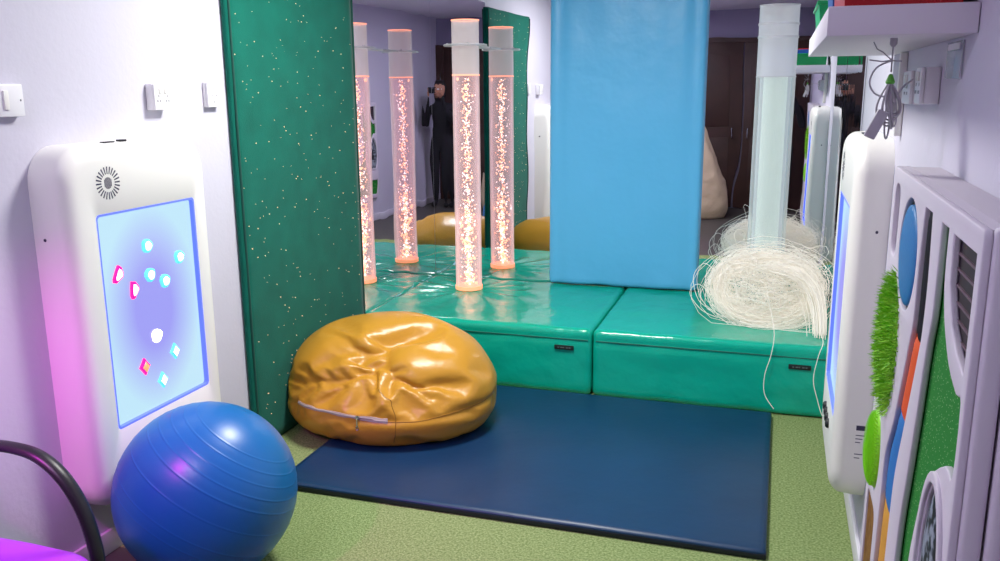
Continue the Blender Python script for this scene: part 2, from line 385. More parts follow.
# blue padded board standing against the back mirror
def bl(co, nn):
    d = 0.007 * noise.noise(co * 2.2) + 0.004 * noise.noise(Vector((co.x * 7, 0, co.z * 2)))
    if co.z < 0.55: d += 0.008 * noise.noise(Vector((co.x * 9, 3, co.z * 6))) * (0.55 - co.z) / 0.17
    e = min(co.x + 1.452, -0.462 - co.x); d -= 0.010 * math.exp(-((e - 0.075) / 0.03) ** 2)
    c2 = co + Vector((0, -d, 0))
    if co.z < P + 0.03: c2.z += 0.012 * max(0, noise.noise(Vector((co.x * 4 + 1, 0, 0))))
    return c2
t = thing('wall_pad', 'tall sky blue vinyl pad standing on the platform against the mirror', 'pad', (-0.96, 5.62, P))
obj('pad', soft_box(-1.452, -0.462, 5.60, 5.672, P + 0.004, 2.52, 0.03, 0.025, bl), 'blue_vinyl', t, angle=180)

# green velvet star panel
t = thing('star_panel', 'dark green velvety wall panel dotted with tiny lights', 'wall panel', (XL, 3.94, 0))
obj('panel', soft_box(XL + 0.002, XL + 0.034, 3.325, 4.500, 0.004, 2.33, 0.012, 0.05, lambda c, n: c + (Vector((0.003 * noise.noise(c * 3), 0, 0)) if c.x > XL + .02 else Vector())), 'green_velvet', t, angle=180)
for yy, za in ((3.345, 0.02), (4.492, 0.39)):
    b = bmesh.new(); tube(b, [(XL + 0.034, yy, za), (XL + 0.034, yy, 2.31)], 0.006); obj('piping', b, 'velvet_edge', t)
b = bmesh.new()
for k in range(300):
    y = random.uniform(3.36, 4.47); z = random.uniform(0.06, 2.3)
    r = random.choice((0.0014, 0.0016, 0.0024)); bmesh.ops.create_icosphere(b, subdivisions=1, radius=r, matrix=Matrix.Translation((XL + 0.0355, y, z)))
tag(obj('light_points', b, 'star_dot', t), kind='stuff')

# ------------------------------------------------------------------ interactive light panel (local: +X away from the wall)
def light_panel(name, label):
    root = thing(name, label, 'light panel'); HW = 0.375; Z0, Z1, T = 0.235, 1.522, 0.145
    def ring(x, ins, r): return [(x, y, z) for y, z in rrect(-HW + ins, HW - ins, Z0 + ins, Z1 - ins, r)]
    rs = [ring(0.001, 0, 0.12), ring(0.05, 0, 0.12), ring(T - 0.055, 0.003, 0.118)]
    for k in range(1, 9):
        a = PI / 2 * k / 8; rs.append(ring(T - 0.055 + 0.055 * math.sin(a), 0.003 + 0.055 * (1 - math.cos(a)), 0.116 - 0.03 * (1 - math.cos(a))))
    SY0, SY1, SZ0, SZ1 = -0.247, 0.267, 0.522, 1.284
    sr = lambda x, o: [(x, y, z) for y, z in rrect(SY0 - o, SY1 + o, SZ0 - o, SZ1 + o, 0.012 + max(o, 0))]
    rs += [sr(T, 0.006), sr(T - 0.003, 0.001), sr(T - 0.022, 0)]
    bm = rings(bmesh.new(), rs, True, False, False); bo = obj('body', bm, 'white_plastic', root, local=True, angle=50)
    bm = rings(bmesh.new(), [sr(T - 0.0015, 0.0035), sr(T - 0.002, -0.004), sr(T - 0.020, -0.005)]); obj('screen_rim', bm, 'screen_rim', root, local=True)
    bm = bmesh.new(); bm.faces.new([bm.verts.new(p) for p in sr(T - 0.018, 0)]); sc = obj('screen', bm, 'screen', root, local=True, smooth=False)
    # gems: (y, z, colour, shape)
    def gem(y, z, outer, inner, kind, rot=0, s=0.026):
        if kind == 'round': pts = [(math.cos(a) * s * (1 + 0.12 * math.cos(3 * a)), math.sin(a) * s) for a in [i * PI / 6 for i in range(12)]]
        elif kind == 'square': pts = [(-s, 0), (0, s * 1.25), (s, 0), (0, -s * 1.25)]; pts = [pts[0], (-s * .45, s * .62), pts[1], (s * .45, s * .62), pts[2], (s * .45, -s * .62), pts[3], (-s * .45, -s * .62)]
        else: pts = [(-s, -s * .9), (-s * .6, -s * 1.05), (s * .75, -s * .55), (s * .95, -s * .1), (s * .8, s * .8), (s * .3, s * 1.25), (-s * .3, s * .55), (-s * .95, -s * .4)]
        c, sn = math.cos(rot), math.sin(rot); pts = [(a * c - b2 * sn, a * sn + b2 * c) for a, b2 in pts]
        lay = lambda k, x: [(x, y + a * k, z + b2 * k) for a, b2 in pts]
        g = obj('gem', rings(bmesh.new(), [lay(1.0, T - 0.0185), lay(1.0, T - 0.010), lay(0.78, T - 0.007)], True, False, True), outer, root, local=True, smooth=False)
        obj('glow_core', rings(bmesh.new(), [lay(0.66, T - 0.0072), lay(0.58, T - 0.004), lay(0.25, T - 0.002)], True, False, True), inner, g, local=True, smooth=False)
    # positions measured on the panel face
    for y, z, o, i, k, r in ((-0.178, 1.066, 'gem_red', 'gem_white', 'tri', 0.1), (-0.107, 0.996, 'gem_red', 'gem_white', 'tri', 0.5), (-0.018, 1.141, 'gem_cyan', 'gem_white', 'round', 0),
                             (-0.017, 1.032, 'gem_cyan', 'gem_white', 'round', 0.6), (0.061, 0.993, 'gem_cyan', 'gem_white', 'round', 0.3), (0.154, 1.068, 'gem_cyan', 'gem_white', 'round', 0.2),
                             (-0.011, 0.797, 'gem_white', 'gem_white', 'round', 0.2), (-0.091, 0.70, 'gem_red', 'gem_orange', 'square', 0), (0.081, 0.71, 'gem_cyan', 'gem_white', 'square', 0), (-0.001, 0.62, 'gem_cyan', 'gem_white', 'square', 0)):
        gem(y + 0.015, z, o, i, k, r)
    b = bmesh.new(); cy, cz = -0.179, 1.39
    for k in range(24):
        a = 2 * PI * k / 24; u = Vector((0, math.cos(a), math.sin(a))); v = Vector((0, -math.sin(a), math.cos(a))); c = Vector((T + 0.0005, cy, cz))
        q = [c + u * 0.031 - v * 0.0022, c + u * 0.056 - v * 0.0028, c + u * 0.056 + v * 0.0028, c + u * 0.031 + v * 0.0022]; b.faces.new([b.verts.new(p) for p in q])
    for k in range(-3, 4):
        hh = 0.02 * math.sqrt(1 - (k / 4) ** 2); box(b, T, T + 0.0008, cy + k * 0.005 - 0.0012, cy + k * 0.005 + 0.0012, cz - hh, cz + hh)
    obj('speaker_grille', b, 'dark_slot', root, local=True, smooth=False)
    for a_, b_, c_ in ((-0.11, -0.06, .002), (-0.03, 0.0, .005)): obj('top_socket', B(0.065, 0.085, a_, b_, Z1 - 0.004, Z1 + c_), 'black_plastic', root, local=True, smooth=False)
    for sy in (-1, 1):
        b = lathe([(0, 0.003), (0.005, 0.002), (0.006, -0.002)], 12); b.transform(Matrix.Translation((0.045, sy * HW, 1.22)) @ Matrix.Rotation(-sy * PI / 2, 4, 'X')); obj('screw', b, 'dark_slot', root, local=True)
    for k in range(4):
        b = lathe([(0.0, 0.018), (0.013, 0.016), (0.018, 0.010), (0.019, 0.0)], 20); b.transform(Matrix.Translation((T - 0.001, -0.1 + 0.065 * k, 0.43)) @ Matrix.Rotation(PI / 2, 4, 'Y')); obj('button', b, 'black_rubber', root, local=True)
    return root
lp = light_panel('light_box', 'white rounded light panel with glowing blue screen on the left wall'); lp.location = (XL, 2.59, 0)
rp_ = copy_tree(lp); rp_.location = (XR, 3.46, 0); rp_.rotation_euler = (0, 0, PI); rp_.scale = (0.82, 1, 1)
for o_ in list(rp_.children):
    if o_.name.startswith('gem'):
        for q_ in list(o_.children): bpy.data.objects.remove(q_)
        bpy.data.objects.remove(o_)
rp_['label'] = 'white rounded light panel seen from its side on the right wall'
rs_ = obj('rating_sticker', B(0.018, 0.062, 0.3745, 0.3755, 0.405, 0.545), 'white_plastic', rp_, local=True, smooth=False)
b = bmesh.new(); box(b, 0.022, 0.058, 0.3752, 0.3762, 0.520, 0.538)
for k in range(3): box(b, 0.022 + 0.008 * k, 0.058, 0.3752, 0.3760, 0.500 - 0.013 * k, 0.503 - 0.013 * k)
for k in range(2): box(b, 0.026 + 0.01 * k, 0.058, 0.3752, 0.3760, 0.43 - 0.014 * k, 0.433 - 0.014 * k)
tag(obj('printed_lines', b, 'dark_slot', rs_, local=True, smooth=False), kind='stuff')

# ------------------------------------------------------------------ switches and sockets on the left wall (+X out)
def wall_box(name, label, cat, x, y, z, w_, h, t_, sgn, kind):
    """x wall plane, faceplate centred on (y, z), projecting t_ towards sgn"""
    r = thing(name, label, cat, (x, y, z)); a, b2 = sorted((x + sgn * 0.001, x + sgn * (t_ - 0.01)))
    obj('back_box', B(a, b2, y - w_ / 2, y + w_ / 2, z - h / 2, z + h / 2, bev=0.003), 'white_switch', r)
    a, b2 = sorted((x + sgn * (t_ - 0.01), x + sgn * t_)); obj('faceplate', B(a, b2, y - w_ / 2, y + w_ / 2, z - h / 2, z + h / 2, bev=0.004), 'white_switch', r)
    xf = x + sgn * t_
    def bit(nm, ya, yb, za, zb, m, d=0.004): a, b3 = sorted((xf, xf + sgn * d)); obj(nm, B(a, b3, y + ya, y + yb, z + za, z + zb, bev=min(0.0012, d / 3)), m, r)
    if kind == 'socket2':
        bit('rocker', -0.022, -0.008, 0.012, 0.034, 'white_plastic'); bit('rocker', 0.008, 0.022, 0.012, 0.034, 'white_plastic')
        for s in (-0.024, 0.024):
            for dy, dz in ((0, 0.004), (-0.008, -0.014), (0.008, -0.014)): bit('pin_hole', s + dy - 0.0022, s + dy + 0.0022, dz - 0.005, dz + 0.003, 'slot_grey', 0.0008)
    elif kind == 'switch': bit('rocker', -0.03, -0.012, -0.028, 0.03, 'white_plastic', 0.006); bit('screw', 0.034, 0.039, -0.003, 0.003, 'slot_grey', 0.001)
    else:
        bit('pin_hole', -0.002, 0.002, 0.012, 0.028, 'slot_grey', 0.0008); bit('pin_hole', -0.018, -0.013, -0.006, 0.0, 'slot_grey', 0.0008); bit('pin_hole', 0.013, 0.018, -0.006, 0.0, 'slot_grey', 0.0008); bit('pin_hole', -0.002, 0.002, -0.034, -0.026, 'slot_grey', 0.0008)
    return r
wall_box('light_switch', 'white rocker switch on the left wall nearest the chair', 'switch', XL, 2.165, 1.67, 0.10, 0.10, 0.03, 1, 'switch')
wall_box('wall_socket', 'deep white double socket on the left wall above the light panel', 'socket', XL, 2.862, 1.672, 0.095, 0.098, 0.042, 1, 'socket2')
wall_box('wall_outlet', 'small white outlet on the left wall beside the green panel', 'socket', XL, 3.208, 1.677, 0.086, 0.104, 0.026, 1, 'outlet')
wall_box('wall_socket', 'white wall box on the right wall nearest the shelf front', 'socket', XR, 2.405, 1.695, 0.09, 0.088, 0.045, -1, 'socket2')
wall_box('wall_socket', 'white wall box with cable plugged in, behind the nearer right box', 'socket', XR, 2.66, 1.690, 0.15, 0.088, 0.04, -1, 'socket2')
tag(obj('cable_trunking', B(XR - 0.022, XR - 0.001, 3.0, 3.03, 1.54, 1.795, bev=0.003), 'white_plastic'), 'slim white vertical cable trunking on the right wall under the shelf', 'trunking')
t = thing('clear_sleeve', 'small clear plastic sleeve on the wall under the shelf end', 'sleeve', (XR, 2.19, 1.76))
obj('sleeve', B(XR - 0.006, XR - 0.002, 2.10, 2.28, 1.71, 1.79, bev=0.001), 'clear_tag', t); obj('label_strip', B(XR - 0.008, XR - 0.0062, 2.12, 2.26, 1.772, 1.786), 'shelf_white', t, smooth=False)

# ------------------------------------------------------------------ exercise ball
BR = 0.312; bc = Vector((-1.862, 2.385, BR))
t = thing('exercise_ball', 'large blue ribbed exercise ball resting on the floor', 'ball', (bc.x, bc.y, 0))
prof = []
N = 420
grooves = [math.radians(a) for a in (36, 44, 52, 60, 68, 82, 98, 106)]
for i in range(N + 1):
    a = PI * i / N; r = BR
    for gk in grooves: r += 0.0010 * math.exp(-((a - gk) / 0.007) ** 2)
    prof.append((max(r * math.sin(a), 1e-4), r * math.cos(a)))
ax = (R_ * 0.52 + U_ * 0.80 - F_ * 0.05 + Vector((0, 0, 0))).normalized()
b = lathe(prof, 128, (0, 0, 0), True, True); b.transform(Matrix.Translation(bc) @ ax.to_track_quat('Z', 'Y').to_matrix().to_4x4())
obj('shell', b, 'ball_rubber', t, angle=180)
b = lathe([(0.0, 0.003), (0.006, 0.003), (0.012, 0.001), (0.013, -0.002)], 16); b.transform(Matrix.Translation(bc - ax * BR) @ (-ax).to_track_quat('Z', 'Y').to_matrix().to_4x4()); obj('plug', b, 'white_plastic', t)

# ------------------------------------------------------------------ beanbag
BC = Vector((-1.832, 3.850, 0.035))
BOFF = Vector((-0.032, -0.020, 0.002))
CR = {  # seam lines of the cover
 'F': [(-1.699, 3.472, .379), (-1.627, 3.47, .339), (-1.586, 3.466, .29), (-1.587, 3.462, .158), (-1.60, 3.47, .05)],
 'G': [(-2.14, 3.518, .201), (-1.988, 3.449, .21), (-1.856, 3.423, .202), (-1.71, 3.428, .196), (-1.585, 3.457, .192), (-1.446, 3.528, .193), (-1.328, 3.641, .205), (-1.257, 3.815, .215)],
}
# x, y, z of each vertex of the slumped, creased cover (an icosphere's topology), in half millimetres
BAG = [
    0, 0, 8, 708, -427, 21, -268, -682, 27, -877, 3, 22, -267, 691, 28, 712, 426, 24, 277, -723, 550, -816, -495, 581, -837, 508, 595, 326, 823, 586, 1026, -1, 569, 40, 0, 1083,
    -262, -668, 10, -252, -643, 11, -240, -613, 11, -226, -579, 12, -211, -540, 12, -194, -498, 12, -176, -452, 12, -157, -403, 11, -137, -352, 11, -115, -297, 12, -93, -243, 13, -72, -189, 13,
    -52, -138, 12, -34, -90, 10, -17, -44, 9, 49, -25, 11, 100, -52, 13, 151, -83, 13, 203, -117, 11, 256, -152, 9, 311, -186, 8, 367, -219, 9, 420, -251, 9, 470, -283, 7,
    517, -312, 6, 560, -339, 6, 600, -361, 7, 635, -382, 7, 665, -401, 6, 690, -417, 5, 673, -460, 7, 631, -490, 9, 582, -521, 10, 525, -555, 8, 462, -587, 5, 396, -615, 4,
    328, -639, 5, 257, -660, 6, 183, -678, 5, 108, -694, 3, 33, -705, 1, -37, -710, 1, -101, -709, 3, -161, -704, 7, -217, -697, 9, 740, 389, 10, 765, 346, 12, 788, 298, 13,
    806, 244, 12, 821, 187, 12, 834, 129, 12, 843, 68, 14, 846, 6, 14, 843, -56, 14, 836, -118, 14, 823, -178, 13, 805, -237, 11, 784, -292, 9, 760, -343, 7, 736, -390, 5,
    48, 29, 10, 98, 60, 11, 150, 91, 11, 202, 122, 10, 256, 153, 8, 311, 186, 8, 367, 220, 9, 422, 253, 10, 472, 283, 9, 518, 310, 8, 562, 336, 8, 603, 361, 9,
    640, 384, 11, 670, 403, 12, 695, 417, 11, -853, 3, 11, -822, 2, 10, -785, 2, 10, -742, 1, 9, -695, 0, 8, -644, -3, 5, -587, -5, 3, -526, -7, 1, -460, -7, 1,
    -389, -5, 3, -317, -2, 6, -248, 0, 8, -182, -1, 7, -119, -1, 7, -58, -1, 7, -320, -669, 10, -373, -646, 8, -428, -619, 5, -483, -588, 3, -535, -549, 4, -585, -504, 6,
    -633, -456, 8, -680, -407, 7, -726, -358, 4, -767, -308, 1, -801, -256, 0, -828, -202, 0, -847, -147, 3, -861, -93, 7, -871, -43, 10, -261, 674, 11, -253, 647, 10, -242, 617, 9,
    -228, 584, 10, -211, 548, 12, -194, 506, 12, -177, 458, 10, -158, 409, 10, -137, 357, 11, -116, 304, 10, -97, 248, 9, -78, 192, 6, -59, 139, 5, -40, 89, 5, -19, 43, 6,
    -871, 47, 11, -859, 93, 9, -844, 141, 7, -823, 191, 5, -796, 244, 5, -762, 299, 6, -721, 355, 8, -676, 410, 12, -626, 462, 14, -576, 509, 15, -526, 549, 12, -477, 583, 9,
    -425, 616, 8, -371, 646, 9, -318, 674, 11, -215, 701, 12, -158, 704, 9, -97, 703, 7, -33, 699, 4, 37, 693, 4, 111, 686, 6, 187, 675, 8, 261, 659, 9, 331, 636, 8,
    399, 611, 7, 466, 585, 9, 528, 557, 11, 584, 527, 12, 633, 494, 11, 676, 461, 10, 1045, -34, 544, 1056, -67, 512, 1060, -102, 476, 1061, -137, 437, 1055, -171, 397, 1023, -197, 361,
    1036, -237, 322, 1025, -273, 273, 1006, -310, 220, 961, -331, 179, 927, -355, 131, 887, -375, 82, 833, -388, 42, 779, -399, 36, 744, -416, 18, 746, 412, 19, 781, 393, 19, 828, 386, 39,
    884, 376, 75, 933, 361, 120, 975, 339, 170, 1010, 312, 219, 1007, 273, 269, 1009, 233, 314, 1018, 197, 356, 1051, 169, 393, 1065, 136, 436, 1064, 101, 476, 1060, 66, 513, 1051, 32, 546,
    264, -768, 553, 233, -790, 519, 204, -793, 474, 178, -793, 425, 138, -813, 385, 91, -851, 365, 46, -855, 318, -1, -861, 265, -47, -886, 218, -89, -870, 168, -125, -841, 122, -158, -804, 82,
    -186, -752, 62, -210, -728, 25, -241, -706, 32, 705, -460, 19, 698, -494, 24, 696, -534, 46, 701, -584, 79, 696, -625, 126, 684, -662, 176, 664, -694, 227, 633, -716, 278, 585, -712, 319,
    530, -695, 348, 481, -693, 386, 434, -698, 425, 389, -707, 462, 370, -735, 507, 316, -728, 517, -851, -474, 555, -888, -453, 527, -920, -430, 491, -950, -407, 447, -976, -380, 400, -988, -344, 353,
    -988, -303, 311, -1024, -277, 271, -1027, -239, 223, -1017, -200, 174, -1002, -164, 124, -982, -128, 76, -950, -91, 37, -919, -56, 20, -898, -24, 17, -306, -690, 28, -346, -697, 18, -390, -705, 48,
    -443, -732, 77, -495, -743, 120, -545, -745, 167, -587, -732, 219, -621, -707, 271, -645, -671, 319, -680, -651, 362, -699, -613, 401, -712, -569, 432, -745, -557, 474, -761, -514, 501, -790, -506, 541,
    -825, 539, 564, -810, 569, 528, -793, 598, 489, -772, 626, 448, -745, 654, 405, -713, 682, 362, -676, 707, 317, -636, 726, 271, -591, 739, 223, -543, 744, 174, -494, 743, 126, -444, 736, 81,
    -392, 720, 42, -345, 709, 17, -305, 700, 26, -895, 32, 26, -915, 62, 27, -936, 90, 61, -979, 128, 83, -1004, 164, 127, -1020, 200, 174, -1030, 238, 223, -1029, 277, 273, -1017, 316, 323,
    -1001, 349, 370, -984, 379, 411, -962, 406, 451, -936, 434, 490, -905, 460, 527, -872, 485, 563, 365, 820, 552, 404, 814, 516, 446, 808, 479, 489, 800, 441, 533, 791, 402, 575, 777, 361,
    614, 759, 316, 646, 733, 268, 671, 700, 218, 689, 663, 169, 702, 623, 119, 703, 575, 77, 688, 519, 54, 701, 489, 22, 707, 456, 18, -241, 714, 32, -212, 734, 23, -186, 768, 44,
    -159, 813, 77, -123, 848, 122, -83, 872, 171, -41, 890, 219, 2, 901, 267, 47, 906, 314, 93, 905, 362, 138, 900, 408, 180, 890, 449, 219, 875, 486, 255, 858, 521, 291, 841, 554,
    1012, -54, 576, 998, -108, 587, 987, -165, 605, 972, -224, 622, 936, -284, 625, 868, -316, 608, 800, -355, 594, 732, -397, 582, 665, -444, 572, 607, -505, 563, 523, -527, 567, 470, -583, 561,
    428, -639, 592, 367, -670, 575, 318, -683, 532, 228, -744, 585, 185, -706, 547, 113, -692, 561, 43, -655, 556, -23, -691, 596, -111, -690, 597, -183, -653, 568, -262, -651, 572, -340, -643, 575,
    -416, -628, 579, -489, -608, 582, -567, -599, 591, -640, -579, 592, -705, -554, 586, -764, -526, 583, -835, -441, 591, -870, -392, 605, -911, -345, 620, -944, -288, 629, -972, -226, 634, -993, -157, 638,
    -1005, -83, 643, -1008, -7, 646, -1004, 71, 647, -992, 148, 646, -975, 222, 643, -953, 290, 637, -928, 352, 628, -900, 409, 617, -869, 461, 606, -793, 549, 607, -741, 592, 620, -681, 635, 632,
    -616, 676, 642, -547, 713, 647, -475, 744, 647, -397, 771, 646, -313, 795, 644, -225, 816, 642, -135, 832, 640, -46, 843, 635, 38, 847, 627, 118, 847, 618, 194, 842, 609, 263, 834, 598,
    386, 802, 597, 449, 775, 608, 513, 743, 617, 578, 705, 625, 644, 661, 632, 707, 611, 636, 767, 554, 638, 823, 493, 637, 873, 429, 635, 917, 364, 631, 955, 299, 627, 985, 235, 620,
    1007, 171, 610, 1023, 110, 599, 1030, 52, 586, 70, -132, 1034, 91, -190, 968, 91, -215, 891, 102, -248, 824, 124, -294, 810, 144, -340, 794, 163, -384, 775, 179, -426, 751, 194, -465, 725,
    208, -502, 698, 225, -558, 709, 233, -593, 667, 239, -628, 629, 245, -660, 593, 261, -693, 571, 1002, -1, 602, 980, -2, 641, 960, -2, 685, 934, 1, 732, 901, 5, 779, 861, 9, 827,
    812, 11, 871, 755, 12, 914, 692, 12, 955, 620, 16, 989, 544, 40, 969, 459, 54, 974, 381, 34, 1012, 294, 18, 1048, 191, 8, 1073, -125, -91, 1065, -209, -142, 1042, -273, -174, 987,
    -343, -215, 971, -408, -254, 989, -462, -271, 939, -521, -315, 935, -574, -351, 904, -620, -380, 863, -662, -406, 822, -699, -428, 781, -731, -448, 742, -760, -465, 703, -782, -478, 662, -800, -487, 620,
    -126, 82, 1089, -210, 133, 1078, -288, 178, 1062, -361, 220, 1042, -429, 260, 1018, -490, 298, 988, -546, 334, 955, -597, 366, 918, -645, 393, 877, -689, 416, 834, -728, 436, 790, -761, 453, 747,
    -786, 471, 707, -806, 486, 669, -822, 499, 632, 69, 142, 1101, 103, 228, 1097, 132, 303, 1080, 156, 370, 1054, 178, 432, 1022, 199, 490, 988, 220, 544, 951, 238, 593, 911, 256, 639, 870,
    272, 680, 829, 286, 715, 788, 298, 746, 746, 309, 773, 705, 318, 795, 665, 323, 811, 625, 213, 128, 1098, 323, 117, 1084, 231, 221, 1092, 417, 110, 1062, 342, 209, 1080, 249, 298, 1069,
    503, 104, 1039, 439, 198, 1059, 355, 287, 1051, 266, 366, 1039, 587, 99, 1021, 528, 188, 1033, 452, 275, 1026, 368, 356, 1017, 282, 428, 1004, 660, 94, 982, 610, 180, 997, 542, 264, 996,
    463, 344, 990, 380, 419, 979, 298, 486, 966, 727, 90, 939, 685, 173, 956, 626, 255, 962, 554, 335, 959, 474, 409, 951, 393, 478, 940, 313, 540, 926, 790, 87, 896, 755, 168, 915,
    704, 249, 925, 639, 327, 926, 565, 401, 920, 484, 469, 910, 404, 532, 898, 328, 589, 886, 844, 84, 852, 817, 162, 872, 774, 242, 885, 717, 319, 889, 649, 392, 887, 573, 461, 880,
    494, 524, 869, 416, 583, 857, 343, 636, 845, 889, 77, 804, 868, 154, 826, 833, 232, 841, 785, 308, 848, 724, 382, 850, 655, 452, 846, 580, 516, 838, 503, 576, 828, 428, 630, 816,
    356, 677, 803, 926, 70, 756, 910, 143, 777, 882, 219, 793, 840, 293, 803, 788, 367, 807, 727, 439, 808, 658, 506, 804, 585, 567, 796, 512, 623, 787, 438, 671, 775, 366, 712, 761,
    958, 63, 709, 945, 133, 730, 922, 206, 745, 886, 277, 755, 840, 349, 761, 786, 421, 764, 725, 490, 764, 658, 553, 760, 588, 611, 754, 516, 663, 745, 445, 706, 733, 375, 742, 719,
    985, 57, 665, 975, 124, 683, 955, 193, 698, 925, 262, 708, 884, 331, 714, 836, 400, 718, 781, 469, 720, 721, 535, 720, 655, 595, 717, 587, 649, 711, 518, 696, 702, 449, 735, 692,
    382, 768, 679, 1008, 54, 623, 1001, 116, 640, 984, 181, 653, 958, 247, 663, 922, 314, 669, 879, 381, 673, 829, 448, 676, 775, 513, 678, 715, 575, 677, 651, 631, 674, 584, 680, 668,
    517, 723, 660, 451, 759, 650, 386, 788, 638, -60, 194, 1094, -10, 279, 1085, -159, 233, 1078, 29, 352, 1065, -111, 318, 1065, -246, 270, 1057, 61, 418, 1037, -70, 392, 1043, -203, 352, 1040,
    -325, 306, 1031, 90, 480, 1005, -33, 459, 1015, -163, 426, 1015, -286, 386, 1010, -396, 342, 1001, 117, 539, 971, 2, 523, 983, -122, 495, 987, -245, 459, 984, -359, 419, 978, -458, 377, 969,
    142, 592, 933, 34, 581, 948, -83, 560, 955, -204, 529, 955, -319, 492, 952, -423, 452, 945, -516, 410, 934, 164, 639, 891, 62, 633, 908, -49, 617, 918, -164, 592, 922, -277, 560, 922,
    -384, 523, 917, -482, 482, 908, -568, 439, 895, 184, 682, 848, 86, 677, 864, -20, 665, 875, -129, 646, 882, -239, 620, 886, -345, 588, 885, -444, 550, 879, -535, 508, 868, -617, 463, 853,
    202, 719, 806, 109, 717, 820, 8, 708, 831, -99, 692, 839, -204, 671, 844, -307, 644, 847, -406, 611, 845, -499, 572, 838, -584, 529, 826, -661, 482, 809, 219, 752, 763, 131, 753, 778,
    35, 747, 789, -67, 734, 796, -171, 716, 801, -273, 692, 805, -370, 664, 806, -462, 630, 803, -548, 591, 795, -628, 546, 782, -700, 499, 765, 234, 780, 721, 151, 783, 735, 61, 781, 746,
    -36, 772, 754, -137, 756, 759, -237, 736, 763, -332, 711, 766, -424, 681, 765, -510, 646, 762, -590, 606, 753, -664, 561, 739, -730, 514, 723, 246, 803, 679, 167, 807, 691, 82, 808, 702,
    -8, 803, 712, -104, 791, 718, -201, 774, 721, -295, 752, 725, -385, 726, 727, -471, 695, 725, -551, 660, 721, -625, 619, 712, -694, 574, 698, -755, 529, 683, 256, 821, 638, 181, 827, 649,
    101, 829, 659, 16, 827, 669, -74, 820, 676, -167, 806, 680, -260, 786, 683, -349, 764, 685, -433, 736, 686, -512, 706, 686, -585, 670, 682, -655, 629, 672, -719, 585, 659, -775, 541, 645,
    -226, -5, 1067, -305, 60, 1060, -302, -67, 1036, -378, 115, 1048, -382, -1, 1031, -361, -108, 982, -448, 164, 1031, -456, 56, 1025, -443, -46, 981, -429, -156, 975, -513, 208, 1006, -527, 108, 1015,
    -522, 7, 983, -512, -99, 979, -495, -200, 991, -571, 249, 973, -591, 155, 988, -599, 54, 994, -591, -48, 988, -579, -149, 986, -550, -232, 945, -623, 287, 936, -645, 198, 952, -659, 102, 962,
    -660, 3, 966, -652, -96, 962, -636, -193, 951, -608, -278, 928, -672, 320, 896, -695, 237, 912, -711, 147, 924, -718, 53, 931, -714, -44, 931, -704, -141, 923, -685, -232, 906, -655, -312, 884,
    -717, 348, 853, -741, 272, 870, -759, 187, 884, -770, 98, 892, -771, 5, 896, -765, -90, 892, -752, -184, 878, -730, -269, 859, -699, -343, 840, -757, 372, 809, -782, 301, 826, -802, 223, 840,
    -817, 138, 850, -823, 49, 855, -820, -42, 855, -812, -135, 845, -796, -224, 830, -770, -303, 814, -736, -370, 798, -791, 394, 764, -817, 328, 781, -840, 254, 796, -858, 174, 806, -869, 88, 811,
    -871, 0, 813, -866, -89, 808, -854, -177, 797, -833, -258, 784, -803, -330, 770, -767, -392, 757, -818, 414, 723, -845, 352, 739, -870, 283, 752, -891, 207, 762, -907, 124, 767, -914, 39, 769,
    -912, -46, 768, -904, -132, 762, -887, -213, 751, -861, -287, 741, -829, -352, 729, -794, -410, 717, -838, 433, 683, -867, 375, 698, -893, 311, 710, -917, 238, 719, -936, 159, 724, -948, 77, 726,
    -951, -5, 727, -946, -88, 724, -934, -168, 717, -912, -243, 708, -883, -310, 699, -850, -371, 690, -816, -427, 678, -855, 449, 645, -885, 394, 657, -912, 334, 669, -937, 266, 678, -958, 192, 683,
    -974, 114, 685, -982, 33, 686, -981, -46, 685, -973, -125, 680, -956, -200, 674, -931, -267, 668, -900, -329, 660, -865, -385, 649, -824, -432, 632, -59, -195, 1034, -158, -240, 1021, -12, -261, 981,
    -230, -266, 967, -104, -319, 995, -4, -282, 900, -304, -303, 983, -188, -353, 964, -56, -369, 941, 51, -330, 881, -362, -308, 933, -253, -335, 912, -139, -393, 903, -18, -403, 874, 60, -334, 802,
    -424, -349, 939, -320, -371, 904, -205, -375, 860, -100, -378, 827, -4, -379, 802, 84, -381, 788, -483, -386, 916, -382, -401, 888, -269, -424, 869, -165, -416, 822, -67, -411, 788, 22, -415, 772,
    109, -453, 803, -535, -416, 878, -438, -443, 878, -333, -445, 843, -232, -449, 798, -126, -483, 808, -59, -448, 723, 31, -487, 765, 121, -453, 729, -584, -443, 838, -494, -475, 845, -394, -489, 830,
    -293, -489, 802, -207, -528, 809, -130, -511, 737, -31, -512, 696, 63, -479, 705, 136, -483, 697, -628, -467, 797, -546, -502, 807, -452, -520, 795, -358, -505, 759, -265, -546, 771, -179, -581, 774,
    -79, -563, 755, 16, -561, 717, 80, -507, 671, 143, -544, 721, -667, -487, 756, -593, -527, 766, -507, -551, 760, -419, -538, 724, -324, -570, 722, -242, -622, 748, -138, -628, 731, -71, -562, 684,
    24, -544, 653, 123, -530, 635, 155, -594, 689, -702, -506, 715, -635, -545, 723, -558, -582, 726, -473, -577, 694, -387, -609, 717, -298, -643, 703, -204, -614, 683, -106, -640, 669, -32, -582, 635,
    66, -588, 656, 145, -576, 609, 170, -639, 659, -728, -516, 670, -660, -543, 670, -582, -560, 672, -520, -619, 671, -432, -639, 673, -343, -617, 657, -253, -658, 651, -166, -620, 628, -85, -612, 615,
    2, -629, 648, 91, -629, 631, 164, -621, 585, 188, -679, 632, -748, -523, 626, -681, -536, 622, -609, -556, 622, -532, -581, 626, -471, -640, 622, -385, -659, 622, -298, -634, 609, -215, -635, 600,
